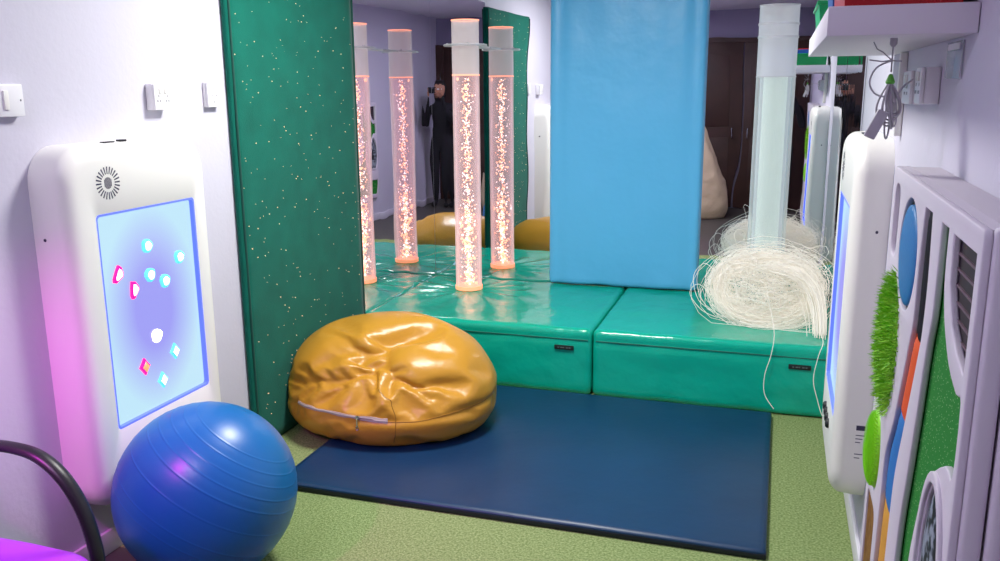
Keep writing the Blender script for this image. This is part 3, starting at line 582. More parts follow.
    -135, -635, 593, -57, -663, 629, 23, -635, 599, 104, -662, 595, 177, -664, 564, 209, -714, 607, 203, -87, 996, 191, -125, 911, 293, -34, 952, 194, -170, 842, 296, -94, 878, 387, -15, 924,
    201, -238, 873, 304, -178, 866, 397, -103, 894, 478, -27, 928, 210, -309, 870, 303, -253, 895, 400, -191, 896, 487, -118, 918, 562, -45, 942, 225, -372, 850, 310, -328, 891, 399, -271, 916,
    487, -204, 932, 568, -134, 948, 641, -64, 962, 239, -429, 822, 322, -392, 861, 407, -338, 882, 487, -267, 880, 571, -206, 901, 647, -139, 919, 703, -60, 913, 253, -481, 787, 334, -450, 827,
    418, -400, 849, 498, -339, 858, 570, -267, 848, 645, -200, 862, 718, -138, 883, 772, -62, 882, 268, -523, 741, 343, -502, 786, 427, -459, 814, 506, -402, 824, 582, -340, 830, 650, -269, 822,
    719, -200, 831, 784, -136, 849, 829, -62, 841, 273, -507, 681, 351, -503, 721, 431, -512, 771, 509, -459, 783, 586, -402, 793, 660, -340, 801, 728, -273, 806, 790, -205, 812, 839, -133, 807,
    875, -62, 794, 282, -538, 650, 344, -555, 690, 426, -547, 717, 509, -508, 736, 586, -453, 748, 660, -396, 758, 730, -334, 767, 793, -268, 773, 845, -199, 771, 884, -131, 761, 911, -64, 746,
    276, -571, 605, 345, -545, 632, 418, -570, 661, 501, -542, 683, 581, -495, 699, 656, -441, 711, 726, -385, 722, 793, -325, 732, 850, -260, 736, 892, -193, 728, 917, -126, 712, 939, -63, 697,
    289, -612, 575, 344, -598, 623, 407, -547, 611, 489, -564, 630, 571, -527, 648, 644, -473, 660, 715, -421, 671, 784, -369, 683, 848, -314, 696, 898, -251, 698, 917, -183, 677, 938, -120, 661,
    960, -59, 649, 303, -650, 551, 354, -639, 599, 418, -599, 613, 466, -540, 589, 556, -544, 598, 620, -483, 609, 689, -432, 620, 761, -389, 631, 830, -346, 644, 896, -300, 660, 937, -237, 658,
    951, -174, 637, 967, -114, 621, 985, -56, 609, 1044, 88, 557, 1050, 124, 522, 1031, 147, 566, 1053, 161, 483, 1036, 185, 530, 1013, 210, 576, 1051, 197, 442, 1037, 223, 490, 1015, 249, 538,
    988, 275, 583, 1030, 231, 400, 1033, 262, 448, 1015, 290, 497, 987, 316, 544, 955, 341, 589, 999, 262, 361, 1006, 296, 408, 1012, 332, 456, 985, 359, 504, 953, 385, 551, 915, 408, 594,
    1005, 303, 317, 990, 334, 363, 999, 371, 411, 978, 401, 462, 948, 429, 511, 911, 454, 557, 868, 474, 598, 1004, 343, 269, 996, 375, 316, 985, 409, 364, 963, 440, 415, 936, 470, 467,
    903, 497, 516, 862, 519, 560, 815, 537, 600, 980, 375, 217, 974, 408, 265, 961, 441, 313, 940, 473, 363, 915, 504, 416, 885, 534, 468, 848, 559, 516, 803, 579, 559, 756, 595, 598,
    940, 397, 166, 939, 433, 213, 929, 468, 261, 911, 501, 310, 888, 533, 362, 860, 565, 416, 825, 592, 466, 785, 614, 512, 739, 632, 554, 691, 647, 594, 895, 416, 115, 897, 454, 161,
    891, 490, 208, 878, 526, 258, 858, 560, 309, 831, 592, 363, 799, 621, 414, 760, 644, 461, 717, 663, 506, 671, 679, 548, 624, 693, 587, 833, 417, 84, 847, 466, 113, 848, 508, 157,
    840, 547, 207, 824, 584, 259, 802, 619, 312, 772, 648, 364, 734, 672, 412, 691, 690, 456, 647, 706, 498, 602, 721, 540, 557, 733, 579, 775, 420, 51, 786, 466, 83, 799, 518, 112,
    797, 563, 158, 786, 602, 210, 769, 641, 263, 744, 674, 316, 709, 698, 365, 667, 717, 409, 622, 732, 450, 577, 745, 491, 533, 757, 532, 491, 767, 571, 748, 447, 23, 730, 468, 53,
    741, 518, 84, 752, 573, 113, 745, 615, 163, 730, 655, 215, 710, 691, 267, 681, 721, 317, 643, 741, 363, 600, 757, 405, 554, 768, 445, 510, 779, 484, 467, 788, 524, 426, 796, 562,
    225, 852, 565, 186, 869, 531, 153, 860, 575, 146, 885, 495, 111, 876, 540, 75, 864, 584, 103, 897, 455, 68, 890, 502, 31, 879, 549, -7, 863, 593, 58, 904, 411, 23, 900, 460,
    -14, 892, 510, -53, 877, 556, -94, 856, 599, 11, 906, 364, -25, 904, 415, -62, 898, 466, -101, 885, 514, -143, 866, 559, -185, 842, 601, -35, 905, 315, -73, 904, 366, -111, 899, 418,
    -151, 888, 468, -193, 871, 516, -235, 849, 560, -276, 823, 603, -81, 897, 266, -121, 899, 316, -160, 895, 368, -201, 886, 419, -243, 872, 469, -284, 852, 516, -325, 828, 561, -363, 800, 605,
    -124, 882, 217, -166, 887, 266, -208, 887, 317, -249, 880, 369, -290, 869, 421, -331, 851, 471, -371, 829, 518, -409, 803, 564, -444, 774, 607, -164, 862, 168, -208, 870, 216, -252, 873, 266,
    -294, 870, 318, -335, 861, 371, -376, 846, 423, -415, 827, 474, -452, 804, 521, -488, 775, 566, -519, 745, 608, -199, 832, 122, -244, 846, 168, -291, 852, 216, -336, 853, 266, -379, 847, 319,
    -418, 836, 373, -457, 820, 426, -494, 798, 475, -530, 772, 521, -563, 742, 564, -591, 710, 605, -227, 790, 86, -275, 814, 124, -323, 826, 169, -371, 830, 217, -417, 829, 269, -459, 821, 322,
    -498, 806, 375, -536, 786, 425, -572, 761, 472, -605, 732, 516, -634, 702, 558, -659, 670, 597, -252, 753, 47, -299, 778, 83, -349, 794, 125, -399, 803, 171, -447, 805, 220, -493, 800, 271,
    -535, 788, 323, -574, 769, 372, -612, 745, 419, -646, 717, 464, -676, 688, 507, -701, 658, 548, -721, 626, 587, -278, 727, 18, -322, 742, 44, -371, 758, 83, -422, 770, 126, -473, 776, 173,
    -521, 775, 223, -566, 766, 272, -609, 749, 321, -647, 726, 367, -682, 700, 412, -713, 671, 455, -739, 642, 498, -759, 613, 538, -777, 582, 575, -904, 436, 573, -937, 409, 536, -934, 382, 583,
    -967, 380, 498, -966, 352, 546, -961, 322, 592, -991, 351, 459, -994, 322, 507, -991, 291, 555, -984, 258, 601, -1010, 322, 419, -1016, 292, 467, -1016, 260, 516, -1011, 226, 563, -1004, 188, 606,
    -1027, 290, 374, -1034, 260, 425, -1036, 228, 475, -1033, 193, 524, -1028, 154, 568, -1019, 112, 608, -1043, 252, 325, -1049, 224, 377, -1052, 192, 429, -1052, 157, 479, -1048, 119, 526, -1040, 76, 568,
    -1028, 34, 607, -1052, 211, 272, -1064, 183, 325, -1067, 153, 378, -1068, 118, 430, -1066, 80, 478, -1059, 39, 523, -1047, -4, 565, -1029, -45, 605, -1049, 172, 221, -1069, 142, 271, -1078, 111, 324,
    -1080, 77, 377, -1079, 39, 427, -1073, -1, 474, -1062, -42, 519, -1045, -83, 561, -1022, -122, 601, -1036, 134, 172, -1062, 103, 220, -1079, 71, 271, -1087, 37, 324, -1086, 0, 375, -1082, -40, 423,
    -1073, -81, 469, -1056, -121, 514, -1034, -158, 557, -1005, -193, 597, -1017, 99, 124, -1046, 66, 170, -1068, 33, 220, -1082, -2, 271, -1087, -39, 322, -1086, -78, 371, -1079, -120, 418, -1064, -158, 464,
    -1041, -194, 510, -1013, -227, 554, -980, -258, 594, -989, 65, 79, -1022, 32, 122, -1049, -3, 169, -1068, -38, 219, -1079, -75, 270, -1082, -114, 319, -1077, -155, 366, -1061, -194, 411, -1044, -230, 460,
    -1018, -261, 507, -985, -291, 550, -948, -318, 587, -951, 34, 42, -991, 0, 77, -1021, -35, 121, -1045, -71, 169, -1061, -108, 219, -1069, -146, 269, -1064, -186, 317, -1034, -216, 361, -1019, -253, 408,
    -1017, -294, 456, -985, -322, 502, -942, -342, 538, -905, -367, 573, -917, 4, 31, -953, -28, 39, -989, -65, 76, -1015, -101, 122, -1034, -137, 171, -1047, -175, 221, -1052, -214, 269, -1020, -243, 314,
    -1001, -278, 358, -1004, -320, 402, -985, -353, 451, -941, -370, 489, -902, -392, 525, -867, -416, 559, -732, -529, 544, -700, -540, 505, -669, -556, 550, -683, -585, 481, -635, -569, 512, -608, -596, 554,
    -653, -611, 440, -613, -612, 481, -570, -609, 517, -529, -609, 550, -648, -663, 412, -602, -665, 454, -555, -662, 493, -508, -659, 528, -460, -633, 548, -619, -689, 365, -572, -675, 400, -524, -671, 439,
    -475, -669, 477, -426, -669, 514, -394, -682, 567, -585, -711, 317, -555, -729, 364, -515, -730, 412, -468, -730, 458, -417, -729, 498, -363, -724, 535, -312, -680, 536, -553, -742, 267, -531, -769, 316,
    -487, -767, 362, -444, -775, 414, -387, -764, 452, -329, -748, 486, -274, -727, 519, -225, -699, 553, -523, -774, 215, -494, -795, 265, -457, -807, 315, -410, -798, 361, -358, -766, 392, -303, -736, 427,
    -247, -712, 462, -191, -694, 499, -137, -681, 537, -473, -775, 167, -447, -804, 216, -414, -825, 266, -373, -832, 316, -326, -821, 364, -270, -784, 393, -217, -766, 436, -171, -755, 485, -124, -744, 532,
    -71, -731, 575, -422, -769, 121, -397, -801, 168, -367, -831, 217, -326, -826, 268, -282, -828, 317, -239, -837, 366, -192, -824, 416, -143, -809, 461, -91, -789, 497, -37, -756, 527, 5, -705, 544,
    -371, -753, 79, -345, -785, 126, -316, -820, 172, -284, -850, 220, -244, -858, 273, -197, -842, 319, -153, -848, 367, -106, -838, 416, -57, -808, 446, -10, -769, 471, 33, -719, 490, 80, -679, 514,
    -323, -731, 41, -296, -759, 88, -267, -793, 134, -235, -828, 179, -202, -867, 221, -160, -872, 274, -113, -851, 319, -69, -855, 366, -26, -814, 392, 19, -775, 417, 66, -739, 444, 115, -711, 477,
    139, -729, 528, -279, -717, 18, -253, -750, 41, -230, -791, 81, -199, -827, 125, -164, -858, 169, -122, -863, 221, -78, -879, 272, -32, -856, 318, 12, -856, 365, 57, -808, 384, 103, -775, 413,
    146, -752, 449, 181, -748, 497, 200, -759, 547, 369, -702, 541, 398, -672, 501, 411, -646, 544, 447, -665, 467, 464, -643, 514, 483, -634, 564, 496, -663, 431, 517, -643, 482, 538, -631, 534,
    533, -576, 545, 547, -665, 394, 567, -644, 444, 591, -631, 499, 589, -571, 513, 614, -562, 565, 600, -681, 364, 617, -646, 405, 642, -636, 459, 640, -574, 475, 666, -552, 529, 671, -501, 564,
    647, -676, 319, 669, -658, 367, 691, -634, 416, 700, -584, 453, 705, -527, 485, 730, -503, 541, 722, -440, 544, 697, -676, 277, 708, -635, 318, 735, -620, 367, 738, -570, 401, 757, -525, 445,
    784, -504, 504, 781, -439, 519, 784, -385, 548, 724, -651, 225, 758, -630, 276, 766, -588, 317, 791, -566, 363, 813, -538, 414, 837, -500, 466, 844, -441, 501, 841, -379, 518, 851, -338, 561,
    739, -616, 173, 782, -603, 223, 815, -580, 274, 820, -536, 316, 845, -510, 363, 877, -483, 417, 899, -441, 467, 899, -378, 490, 908, -333, 533, 917, -296, 576, 747, -579, 123, 792, -565, 172,
    837, -551, 222, 867, -524, 273, 871, -479, 316, 895, -448, 365, 933, -423, 415, 957, -385, 465, 965, -339, 509, 974, -298, 552, 982, -262, 593, 750, -538, 75, 797, -527, 123, 844, -511, 173,
    889, -493, 221, 915, -464, 272, 917, -418, 316, 939, -385, 365, 978, -360, 412, 999, -323, 460, 1009, -281, 506, 1013, -241, 547, 1005, -202, 581, 744, -492, 37, 798, -487, 76, 846, -471, 125,
    892, -452, 175, 935, -433, 221, 956, -399, 271, 956, -355, 317, 974, -321, 364, 1011, -296, 407, 1026, -259, 453, 1031, -220, 496, 1031, -181, 534, 1021, -144, 567, 745, -453, 24, 791, -443, 37,
    845, -432, 79, 892, -413, 128, 930, -391, 178, 974, -372, 220, 981, -330, 269, 1008, -301, 320, 1002, -258, 363, 1037, -233, 402, 1046, -197, 445, 1047, -160, 485, 1045, -123, 523, 1034, -88, 554,
    331, 838, 519, 372, 835, 483, 296, 858, 485, 416, 830, 445, 340, 856, 449, 261, 877, 450, 460, 823, 405, 384, 852, 409, 305, 875, 412, 222, 891, 411, 502, 811, 362, 426, 842, 365,
    347, 868, 368, 264, 888, 368, 178, 899, 366, 542, 794, 316, 466, 826, 316, 386, 854, 318, 304, 877, 320, 218, 894, 319, 132, 903, 317, 577, 769, 267, 501, 802, 265, 422, 832, 265,
    339, 858, 266, 255, 879, 267, 170, 893, 268, 85, 899, 267, 605, 738, 217, 532, 772, 213, 453, 802, 211, 372, 830, 210, 289, 854, 212, 207, 874, 215, 123, 886, 218, 40, 891, 219,
    629, 703, 167, 560, 738, 163, 483, 769, 158, 403, 797, 155, 321, 823, 155, 241, 846, 160, 160, 864, 165, 78, 874, 168, -4, 876, 170, 647, 664, 118, 584, 702, 114, 511, 734, 108,
    433, 762, 102, 353, 788, 100, 273, 813, 104, 194, 834, 110, 114, 849, 113, 32, 854, 116, -48, 853, 119, 656, 618, 72, 599, 658, 67, 532, 690, 62, 458, 719, 55, 381, 747, 50,
    303, 772, 52, 225, 793, 57, 145, 807, 63, 65, 802, 77, -14, 812, 71, -89, 815, 72, 653, 565, 35, 601, 603, 31, 536, 626, 44, 472, 660, 23, 400, 692, 19, 326, 718, 18,
    252, 741, 18, 174, 757, 18, 94, 765, 21, 16, 755, 37, -59, 766, 31, -123, 758, 56, 655, 522, 21, 609, 560, 34, 557, 599, 20, 491, 623, 30, 424, 656, 18, 353, 682, 18,
    280, 707, 18, 205, 727, 18, 127, 737, 18, 48, 741, 16, -28, 743, 18, -97, 738, 25, -157, 729, 45, 666, 488, 29, 620, 523, 31, 572, 563, 18, 513, 594, 11, 447, 622, 9,
    377, 647, 7, 307, 673, 9, 234, 694, 10, 157, 708, 9, 80, 716, 6, 5, 720, 4, -63, 719, 23, -127, 712, 32, -186, 709, 35, -860, 516, 528, -845, 546, 491, -893, 491, 491,
    -827, 576, 450, -877, 522, 451, -923, 465, 451, -804, 604, 406, -858, 551, 408, -906, 495, 409, -949, 437, 410, -776, 632, 361, -833, 580, 362, -886, 525, 364, -932, 467, 365, -970, 408, 367,
    -742, 660, 316, -803, 609, 316, -860, 554, 316, -910, 496, 317, -953, 436, 319, -988, 377, 322, -702, 682, 269, -766, 633, 268, -826, 579, 267, -880, 522, 267, -927, 462, 268, -967, 402, 271,
    -1000, 340, 273, -657, 698, 220, -723, 650, 217, -785, 599, 215, -842, 543, 214, -892, 485, 216, -936, 425, 218, -973, 364, 221, -1004, 301, 222, -609, 707, 170, -675, 662, 165, -738, 612, 162,
    -797, 558, 160, -849, 502, 161, -895, 445, 164, -935, 386, 168, -968, 325, 171, -997, 262, 173, -559, 710, 119, -622, 669, 114, -685, 622, 110, -745, 570, 106, -799, 516, 106, -848, 460, 108,
    -889, 403, 112, -925, 345, 117, -957, 284, 121, -983, 223, 124, -506, 706, 71, -567, 668, 65, -626, 624, 61, -685, 578, 57, -743, 526, 54, -794, 473, 54, -839, 416, 56, -878, 359, 60,
    -909, 300, 67, -936, 240, 73, -959, 183, 79, -450, 687, 36, -503, 642, 45, -562, 614, 24, -619, 574, 19, -676, 527, 18, -728, 475, 19, -776, 420, 19, -817, 364, 19, -853, 307, 18,
    -882, 250, 23, -903, 195, 35, -922, 142, 46, -403, 683, 19, -454, 645, 36, -513, 616, 21, -569, 582, 18, -623, 540, 18, -677, 491, 17, -728, 437, 17, -774, 380, 17, -814, 323, 18,
    -846, 266, 17, -871, 211, 18, -886, 157, 27, -895, 106, 42, -358, 677, 21, -414, 649, 18, -466, 613, 26, -522, 584, 11, -573, 547, 14, -625, 503, 15, -677, 452, 12, -726, 396, 9,
    -770, 340, 6, -807, 283, 5, -837, 228, 5, -856, 175, 22, -867, 123, 30, -888, 78, 18, -824, -481, 513, -871, -482, 489, -809, -522, 482, -894, -451, 449, -851, -512, 448, -781, -538, 437,
    -920, -424, 403, -881, -487, 405, -826, -539, 404, -754, -562, 393, -954, -405, 356, -898, -453, 358, -852, -510, 358, -800, -563, 358, -742, -610, 360, -957, -364, 312, -921, -424, 312, -877, -483, 311,
    -827, -538, 312, -770, -587, 315, -707, -630, 318, -996, -340, 270, -961, -405, 269, -920, -469, 267, -870, -528, 266, -811, -581, 268, -744, -624, 269, -669, -648, 271, -1001, -300, 222, -969, -365, 220,
    -932, -430, 217, -888, -494, 214, -835, -552, 213, -775, -603, 215, -701, -633, 217, -647, -689, 220, -994, -259, 173, -966, -321, 171, -931, -385, 168, -892, -450, 163, -845, -513, 159, -793, -570, 158,
    -734, -623, 159, -671, -668, 162, -608, -709, 165, -982, -221, 121, -956, -279, 119, -925, -341, 115, -888, -404, 111, -845, -466, 107, -796, -526, 104, -742, -581, 103, -683, -630, 105, -621, -674, 109,
    -558, -711, 114, -965, -184, 70, -941, -240, 66, -912, -298, 62, -877, -357, 59, -836, -417, 55, -791, -477, 52, -740, -533, 51, -685, -584, 52, -627, -631, 54, -567, -670, 60, -505, -705, 67,
    -936, -145, 28, -913, -199, 23, -885, -253, 19, -851, -308, 18, -814, -364, 18, -772, -421, 18, -725, -475, 18, -673, -524, 18, -619, -573, 18, -566, -618, 19, -508, -656, 20, -449, -688, 29,
    -910, -109, 18, -893, -163, 27, -874, -217, 19, -845, -271, 18, -811, -326, 18, -772, -381, 18, -728, -435, 18, -677, -485, 18, -624, -532, 19, -573, -580, 18, -518, -620, 19, -460, -648, 30,
    -402, -674, 18, -891, -74, 18, -879, -128, 18, -861, -182, 18, -841, -238, 1, -810, -293, 2, -772, -346, 4, -728, -397, 6, -680, -446, 9, -630, -494, 10, -580, -542, 7, -528, -585, 5,
    -472, -617, 21, -414, -644, 24, -359, -668, 29, 308, -776, 523, 279, -808, 495, 349, -774, 485, 246, -824, 456, 325, -813, 458, 377, -753, 438, 211, -838, 414, 287, -811, 416, 368, -805, 416,
    420, -743, 397, 174, -857, 369, 247, -817, 370, 329, -818, 371, 408, -797, 369, 474, -746, 366, 126, -849, 320, 208, -838, 321, 287, -824, 320, 365, -804, 319, 442, -778, 319, 517, -746, 319,
    79, -879, 273, 164, -872, 275, 248, -860, 275, 330, -845, 274, 411, -821, 274, 491, -790, 275, 566, -754, 277, 31, -888, 217, 115, -882, 218, 200, -871, 219, 285, -855, 219, 368, -835, 219,
    450, -808, 220, 529, -773, 223, 601, -734, 226, -16, -876, 163, 65, -876, 161, 150, -865, 162, 236, -848, 164, 321, -829, 165, 403, -803, 167, 482, -769, 171, 558, -738, 172, 625, -700, 174,
    -55, -841, 119, 21, -832, 125, 99, -845, 109, 184, -833, 108, 271, -813, 111, 355, -789, 114, 427, -746, 129, 502, -712, 136, 576, -690, 126, 640, -659, 125, -90, -802, 79, -19, -791, 85,
    54, -808, 66, 134, -806, 58, 218, -792, 57, 303, -769, 60, 382, -739, 67, 449, -695, 84, 518, -658, 94, 588, -641, 82, 649, -615, 78, -124, -761, 43, -56, -753, 45, 12, -770, 25,
    87, -768, 18, 165, -758, 20, 245, -741, 18, 326, -717, 19, 402, -689, 21, 470, -649, 34, 530, -607, 49, 596, -591, 39, 644, -555, 58, -152, -724, 44, -95, -739, 23, -28, -749, 18,
    44, -747, 18, 119, -740, 18, 197, -726, 18, 275, -707, 18, 351, -683, 18, 424, -654, 19, 488, -613, 32, 555, -589, 24, 609, -552, 31, 653, -516, 43, -186, -704, 33, -125, -706, 31,
    -63, -720, 23, 3, -731, 2, 76, -724, 2, 152, -712, 3, 228, -695, 4, 303, -674, 5, 375, -650, 6, 445, -622, 7, 510, -590, 9, 568, -553, 25, 617, -515, 31, 663, -484, 31,
    1061, -1, 513, 1067, -35, 477, 1069, 34, 477, 1071, -70, 438, 1075, 0, 439, 1073, 69, 438, 1069, -104, 397, 1076, -35, 397, 1075, 35, 397, 1067, 104, 395, 1039, -132, 362, 1047, -67, 362,
    1050, 1, 362, 1045, 68, 360, 1034, 133, 358, 1056, -170, 324, 1068, -102, 324, 1070, -33, 320, 1048, 35, 316, 1058, 105, 315, 1026, 168, 313, 1049, -207, 275, 1065, -138, 276, 1074, -69, 273,
    1059, 0, 268, 1065, 70, 267, 1040, 137, 265, 1033, 208, 268, 1031, -245, 221, 1050, -176, 222, 1064, -105, 221, 1071, -35, 218, 1069, 37, 216, 1060, 108, 214, 1046, 178, 215, 1029, 247, 218,
    986, -272, 175, 1012, -209, 171, 1030, -140, 170, 1041, -69, 169, 1045, 3, 167, 1041, 72, 164, 1030, 141, 162, 1016, 210, 163, 999, 277, 166, 950, -299, 125, 970, -238, 121, 990, -173, 116,
    1005, -103, 115, 1014, -32, 115, 1013, 38, 113, 1004, 105, 110, 992, 172, 109, 977, 239, 111, 958, 303, 116, 913, -322, 76, 934, -265, 68, 950, -203, 62, 965, -137, 59, 977, -67, 58,
    982, 3, 57, 977, 70, 54, 965, 135, 53, 949, 200, 56, 931, 264, 62, 910, 324, 69, 855, -333, 42, 871, -276, 45, 894, -224, 26, 910, -163, 18, 922, -98, 18, 930, -31, 18,
    928, 35, 18, 919, 97, 20, 906, 160, 21, 891, 222, 20, 867, 279, 38, 852, 336, 35, 810, -353, 23, 832, -299, 35, 858, -247, 23, 878, -189, 18, 891, -128, 18, 900, -63, 17,
    903, 2, 17, 898, 66, 20, 888, 128, 17, 874, 190, 17, 856, 249, 18, 833, 304, 24, 805, 351, 38, 768, -369, 27, 799, -323, 18, 820, -268, 26, 843, -213, 12, 858, -153, 12,
    869, -92, 12, 874, -28, 12, 874, 36, 12, 867, 98, 10, 856, 159, 9, 841, 218, 9, 821, 273, 26, 795, 324, 32, 769, 369, 31, 653, 450, 12, 625, 434, 12, 606, 482, 12,
    590, 414, 10, 572, 465, 11, 552, 513, 11, 549, 391, 8, 533, 444, 9, 513, 494, 9, 491, 542, 9, 506, 366, 8, 490, 420, 8, 471, 473, 7, 449, 522, 7, 425, 569, 7,
    461, 340, 10, 445, 396, 9, 426, 449, 7, 404, 501, 6, 381, 550, 6, 356, 595, 7, 413, 313, 12, 399, 371, 13, 379, 425, 10, 357, 478, 8, 335, 529, 8, 311, 578, 9,
    286, 621, 9, 359, 281, 13, 348, 342, 15, 331, 399, 15, 309, 453, 12, 286, 506, 11, 263, 556, 10, 238, 601, 10, 212, 640, 9, 302, 245, 11, 291, 307, 14, 277, 368, 17,
    258, 425, 16, 235, 478, 13, 211, 529, 11, 186, 576, 10, 160, 617, 8, 135, 654, 6, 244, 209, 9, 232, 270, 12, 220, 332, 16, 203, 392, 18, 181, 447, 16, 157, 498, 13,
    131, 546, 10, 106, 590, 7, 82, 629, 5, 58, 663, 4, 187, 174, 8, 173, 231, 9, 160, 292, 13, 145, 355, 17, 126, 413, 17, 102, 465, 14, 76, 513, 10, 51, 559, 7,
    28, 601, 6, 7, 638, 5, -14, 671, 5, 133, 140, 8, 116, 194, 8, 101, 252, 10, 86, 314, 14, 69, 374, 17, 47, 429, 16, 23, 479, 12, -2, 526, 9, -24, 570, 8,
    -44, 611, 8, -63, 647, 7, -81, 677, 7, 79, 106, 8, 61, 157, 6, 44, 213, 7, 28, 272, 11, 12, 333, 15, -7, 390, 17, -30, 443, 15, -53, 491, 12, -75, 537, 11,
    -95, 580, 10, -113, 618, 9, -130, 651, 9, -144, 680, 9, 28, 74, 7, 9, 122, 5, -10, 175, 6, -27, 232, 9, -44, 290, 12, -62, 348, 14, -84, 401, 14, -106, 452, 12,
    -126, 500, 12, -144, 545, 12, -163, 584, 11, -179, 619, 10, -193, 651, 10, -205, 678, 11, -313, 648, 9, -306, 619, 8, -367, 618, 7, -295, 587, 7, -360, 587, 6, -421, 586, 7,
    -280, 552, 9, -348, 553, 7, -413, 552, 6, -472, 551, 9, -263, 513, 11, -333, 515, 9, -401, 516, 8, -465, 515, 9, -523, 513, 12, -247, 466, 10, -317, 472, 10, -387, 474, 9,
    -454, 474, 9, -516, 472, 10, -573, 469, 13, -230, 415, 8, -301, 422, 8, -370, 427, 9, -440, 429, 10, -506, 428, 10, -567, 425, 11, -623, 420, 13, -210, 363, 8, -282, 369, 7,
    -352, 376, 9, -421, 381, 11, -491, 380, 11, -556, 378, 10, -616, 373, 11, -671, 366, 11, -188, 310, 8, -260, 316, 8, -330, 323, 10, -400, 329, 13, -471, 331, 13, -540, 327, 11,
    -604, 323, 10, -661, 318, 10, -714, 310, 8, -166, 255, 8, -236, 261, 8, -307, 269, 10, -376, 276, 14, -447, 278, 15, -519, 275, 12, -588, 270, 8, -649, 266, 8, -703, 261, 8,
    -753, 253, 6, -144, 199, 7, -212, 206, 8, -282, 213, 10, -352, 219, 13, -423, 223, 15, -495, 221, 13, -567, 217, 9, -631, 212, 7, -687, 210, 7, -739, 205, 7, -784, 198, 5,
    -123, 145, 6, -188, 151, 8, -256, 157, 10, -326, 162, 12, -398, 165, 13, -471, 164, 11, -542, 161, 8, -608, 158, 7, -667, 157, 7, -719, 155, 8, -768, 150, 7, -810, 145, 6,
    -101, 93, 5, -165, 97, 7, -231, 102, 10, -300, 106, 11, -372, 107, 10, -446, 105, 8, -516, 104, 6, -582, 103, 6, -642, 103, 7, -696, 104, 9, -746, 102, 9, -791, 98, 8,
    -829, 95, 8, -79, 44, 6, -142, 46, 7, -206, 49, 9, -274, 51, 9, -345, 51, 8, -419, 48, 4, -489, 47, 3, -555, 47, 3, -616, 49, 5, -671, 51, 8, -721, 52, 10,
    -767, 51, 10, -808, 49, 9, -842, 48, 10, -843, -45, 9, -809, -47, 9, -830, -97, 6, -769, -49, 8, -793, -101, 5, -813, -152, 2, -725, -52, 6, -751, -105, 4, -773, -157, 2,
    -790, -208, 0, -675, -55, 4, -702, -108, 3, -725, -160, 2, -744, -212, 2, -758, -262, 1, -618, -57, 3, -647, -110, 2, -671, -163, 3, -691, -214, 4, -706, -265, 5, -719, -314, 4,
    -557, -58, 2, -585, -111, 3, -611, -164, 4, -632, -216, 6, -648, -266, 8, -664, -317, 8, -675, -365, 7, -491, -59, 1, -520, -111, 3, -546, -164, 5, -569, -217, 7, -588, -269, 9,
    -604, -320, 10, -619, -370, 8, -629, -416, 7, -422, -58, 1, -451, -111, 2, -477, -164, 5, -501, -218, 7, -523, -271, 8, -542, -325, 8, -560, -376, 7, -573, -425, 5, -582, -468, 4,
    -350, -55, 4, -380, -110, 3, -406, -163, 5, -430, -216, 8, -454, -271, 8, -476, -327, 7, -496, -381, 5, -514, -432, 2, -526, -477, 1, -533, -516, 2, -277, -52, 6, -306, -106, 5,
    -333, -160, 6, -357, -213, 8, -381, -269, 9, -405, -325, 8, -427, -380, 5, -447, -433, 2, -463, -481, 0, -473, -522, 0, -479, -557, 1, -208, -50, 7, -233, -102, 7, -259, -155, 8,
    -282, -208, 10, -306, -263, 11, -330, -320, 10, -354, -376, 8, -375, -429, 5, -393, -478, 3, -406, -521, 3, -416, -559, 3, -423, -591, 4, -141, -48, 7, -163, -97, 9, -186, -149, 10,
    -208, -201, 12, -231, -256, 14, -255, -312, 13, -279, -368, 11, -300, -421, 9, -319, -471, 8, -335, -515, 7, -348, -555, 7, -358, -589, 8, -366, -620, 7, -78, -47, 8, -97, -94, 10,
    -117, -143, 12, -138, -195, 13, -159, -249, 14, -183, -304, 13, -206, -359, 12, -227, -412, 11, -246, -462, 11, -263, -507, 11, -279, -548, 10, -291, -585, 11, -303, -617, 10, -312, -645, 10,
    720, 375, 12, 743, 329, 13, 693, 358, 12, 763, 278, 13, 714, 308, 13, 660, 335, 11, 780, 221, 13, 732, 253, 12, 678, 282, 10, 620, 309, 8, 794, 162, 13, 747, 194, 11,
    693, 223, 8, 636, 253, 6, 577, 282, 6, 805, 102, 14, 759, 133, 12, 705, 162, 7, 648, 192, 5, 591, 223, 5, 532, 254, 7, 811, 39, 15, 768, 71, 13, 716, 99, 9,
    659, 129, 5, 602, 161, 5, 542, 193, 6, 482, 224, 8, 812, -25, 16, 772, 7, 15, 723, 36, 11, 668, 66, 7, 611, 98, 6, 551, 130, 6, 490, 162, 6, 428, 192, 8,
    807, -88, 16, 770, -58, 16, 724, -28, 13, 672, 2, 10, 617, 34, 8, 558, 66, 7, 496, 98, 6, 434, 129, 6, 372, 158, 7, 796, -151, 14, 762, -122, 15, 721, -93, 14,
    672, -63, 11, 619, -32, 10, 561, 0, 8, 500, 32, 7, 438, 64, 6, 376, 95, 6, 315, 126, 8, 779, -213, 12, 748, -186, 13, 711, -157, 13, 667, -127, 13, 616, -97, 11,
    560, -66, 9, 500, -35, 6, 438, -3, 5, 378, 30, 6, 318, 63, 8, 260, 95, 10, 759, -272, 9, 729, -248, 9, 695, -221, 10, 655, -191, 12, 608, -161, 11, 555, -131, 10,
    497, -100, 7, 436, -70, 4, 376, -37, 4, 318, -2, 6, 262, 34, 10, 206, 65, 12, 736, -326, 6, 708, -305, 6, 675, -281, 7, 638, -253, 9, 595, -224, 10, 546, -194, 10,
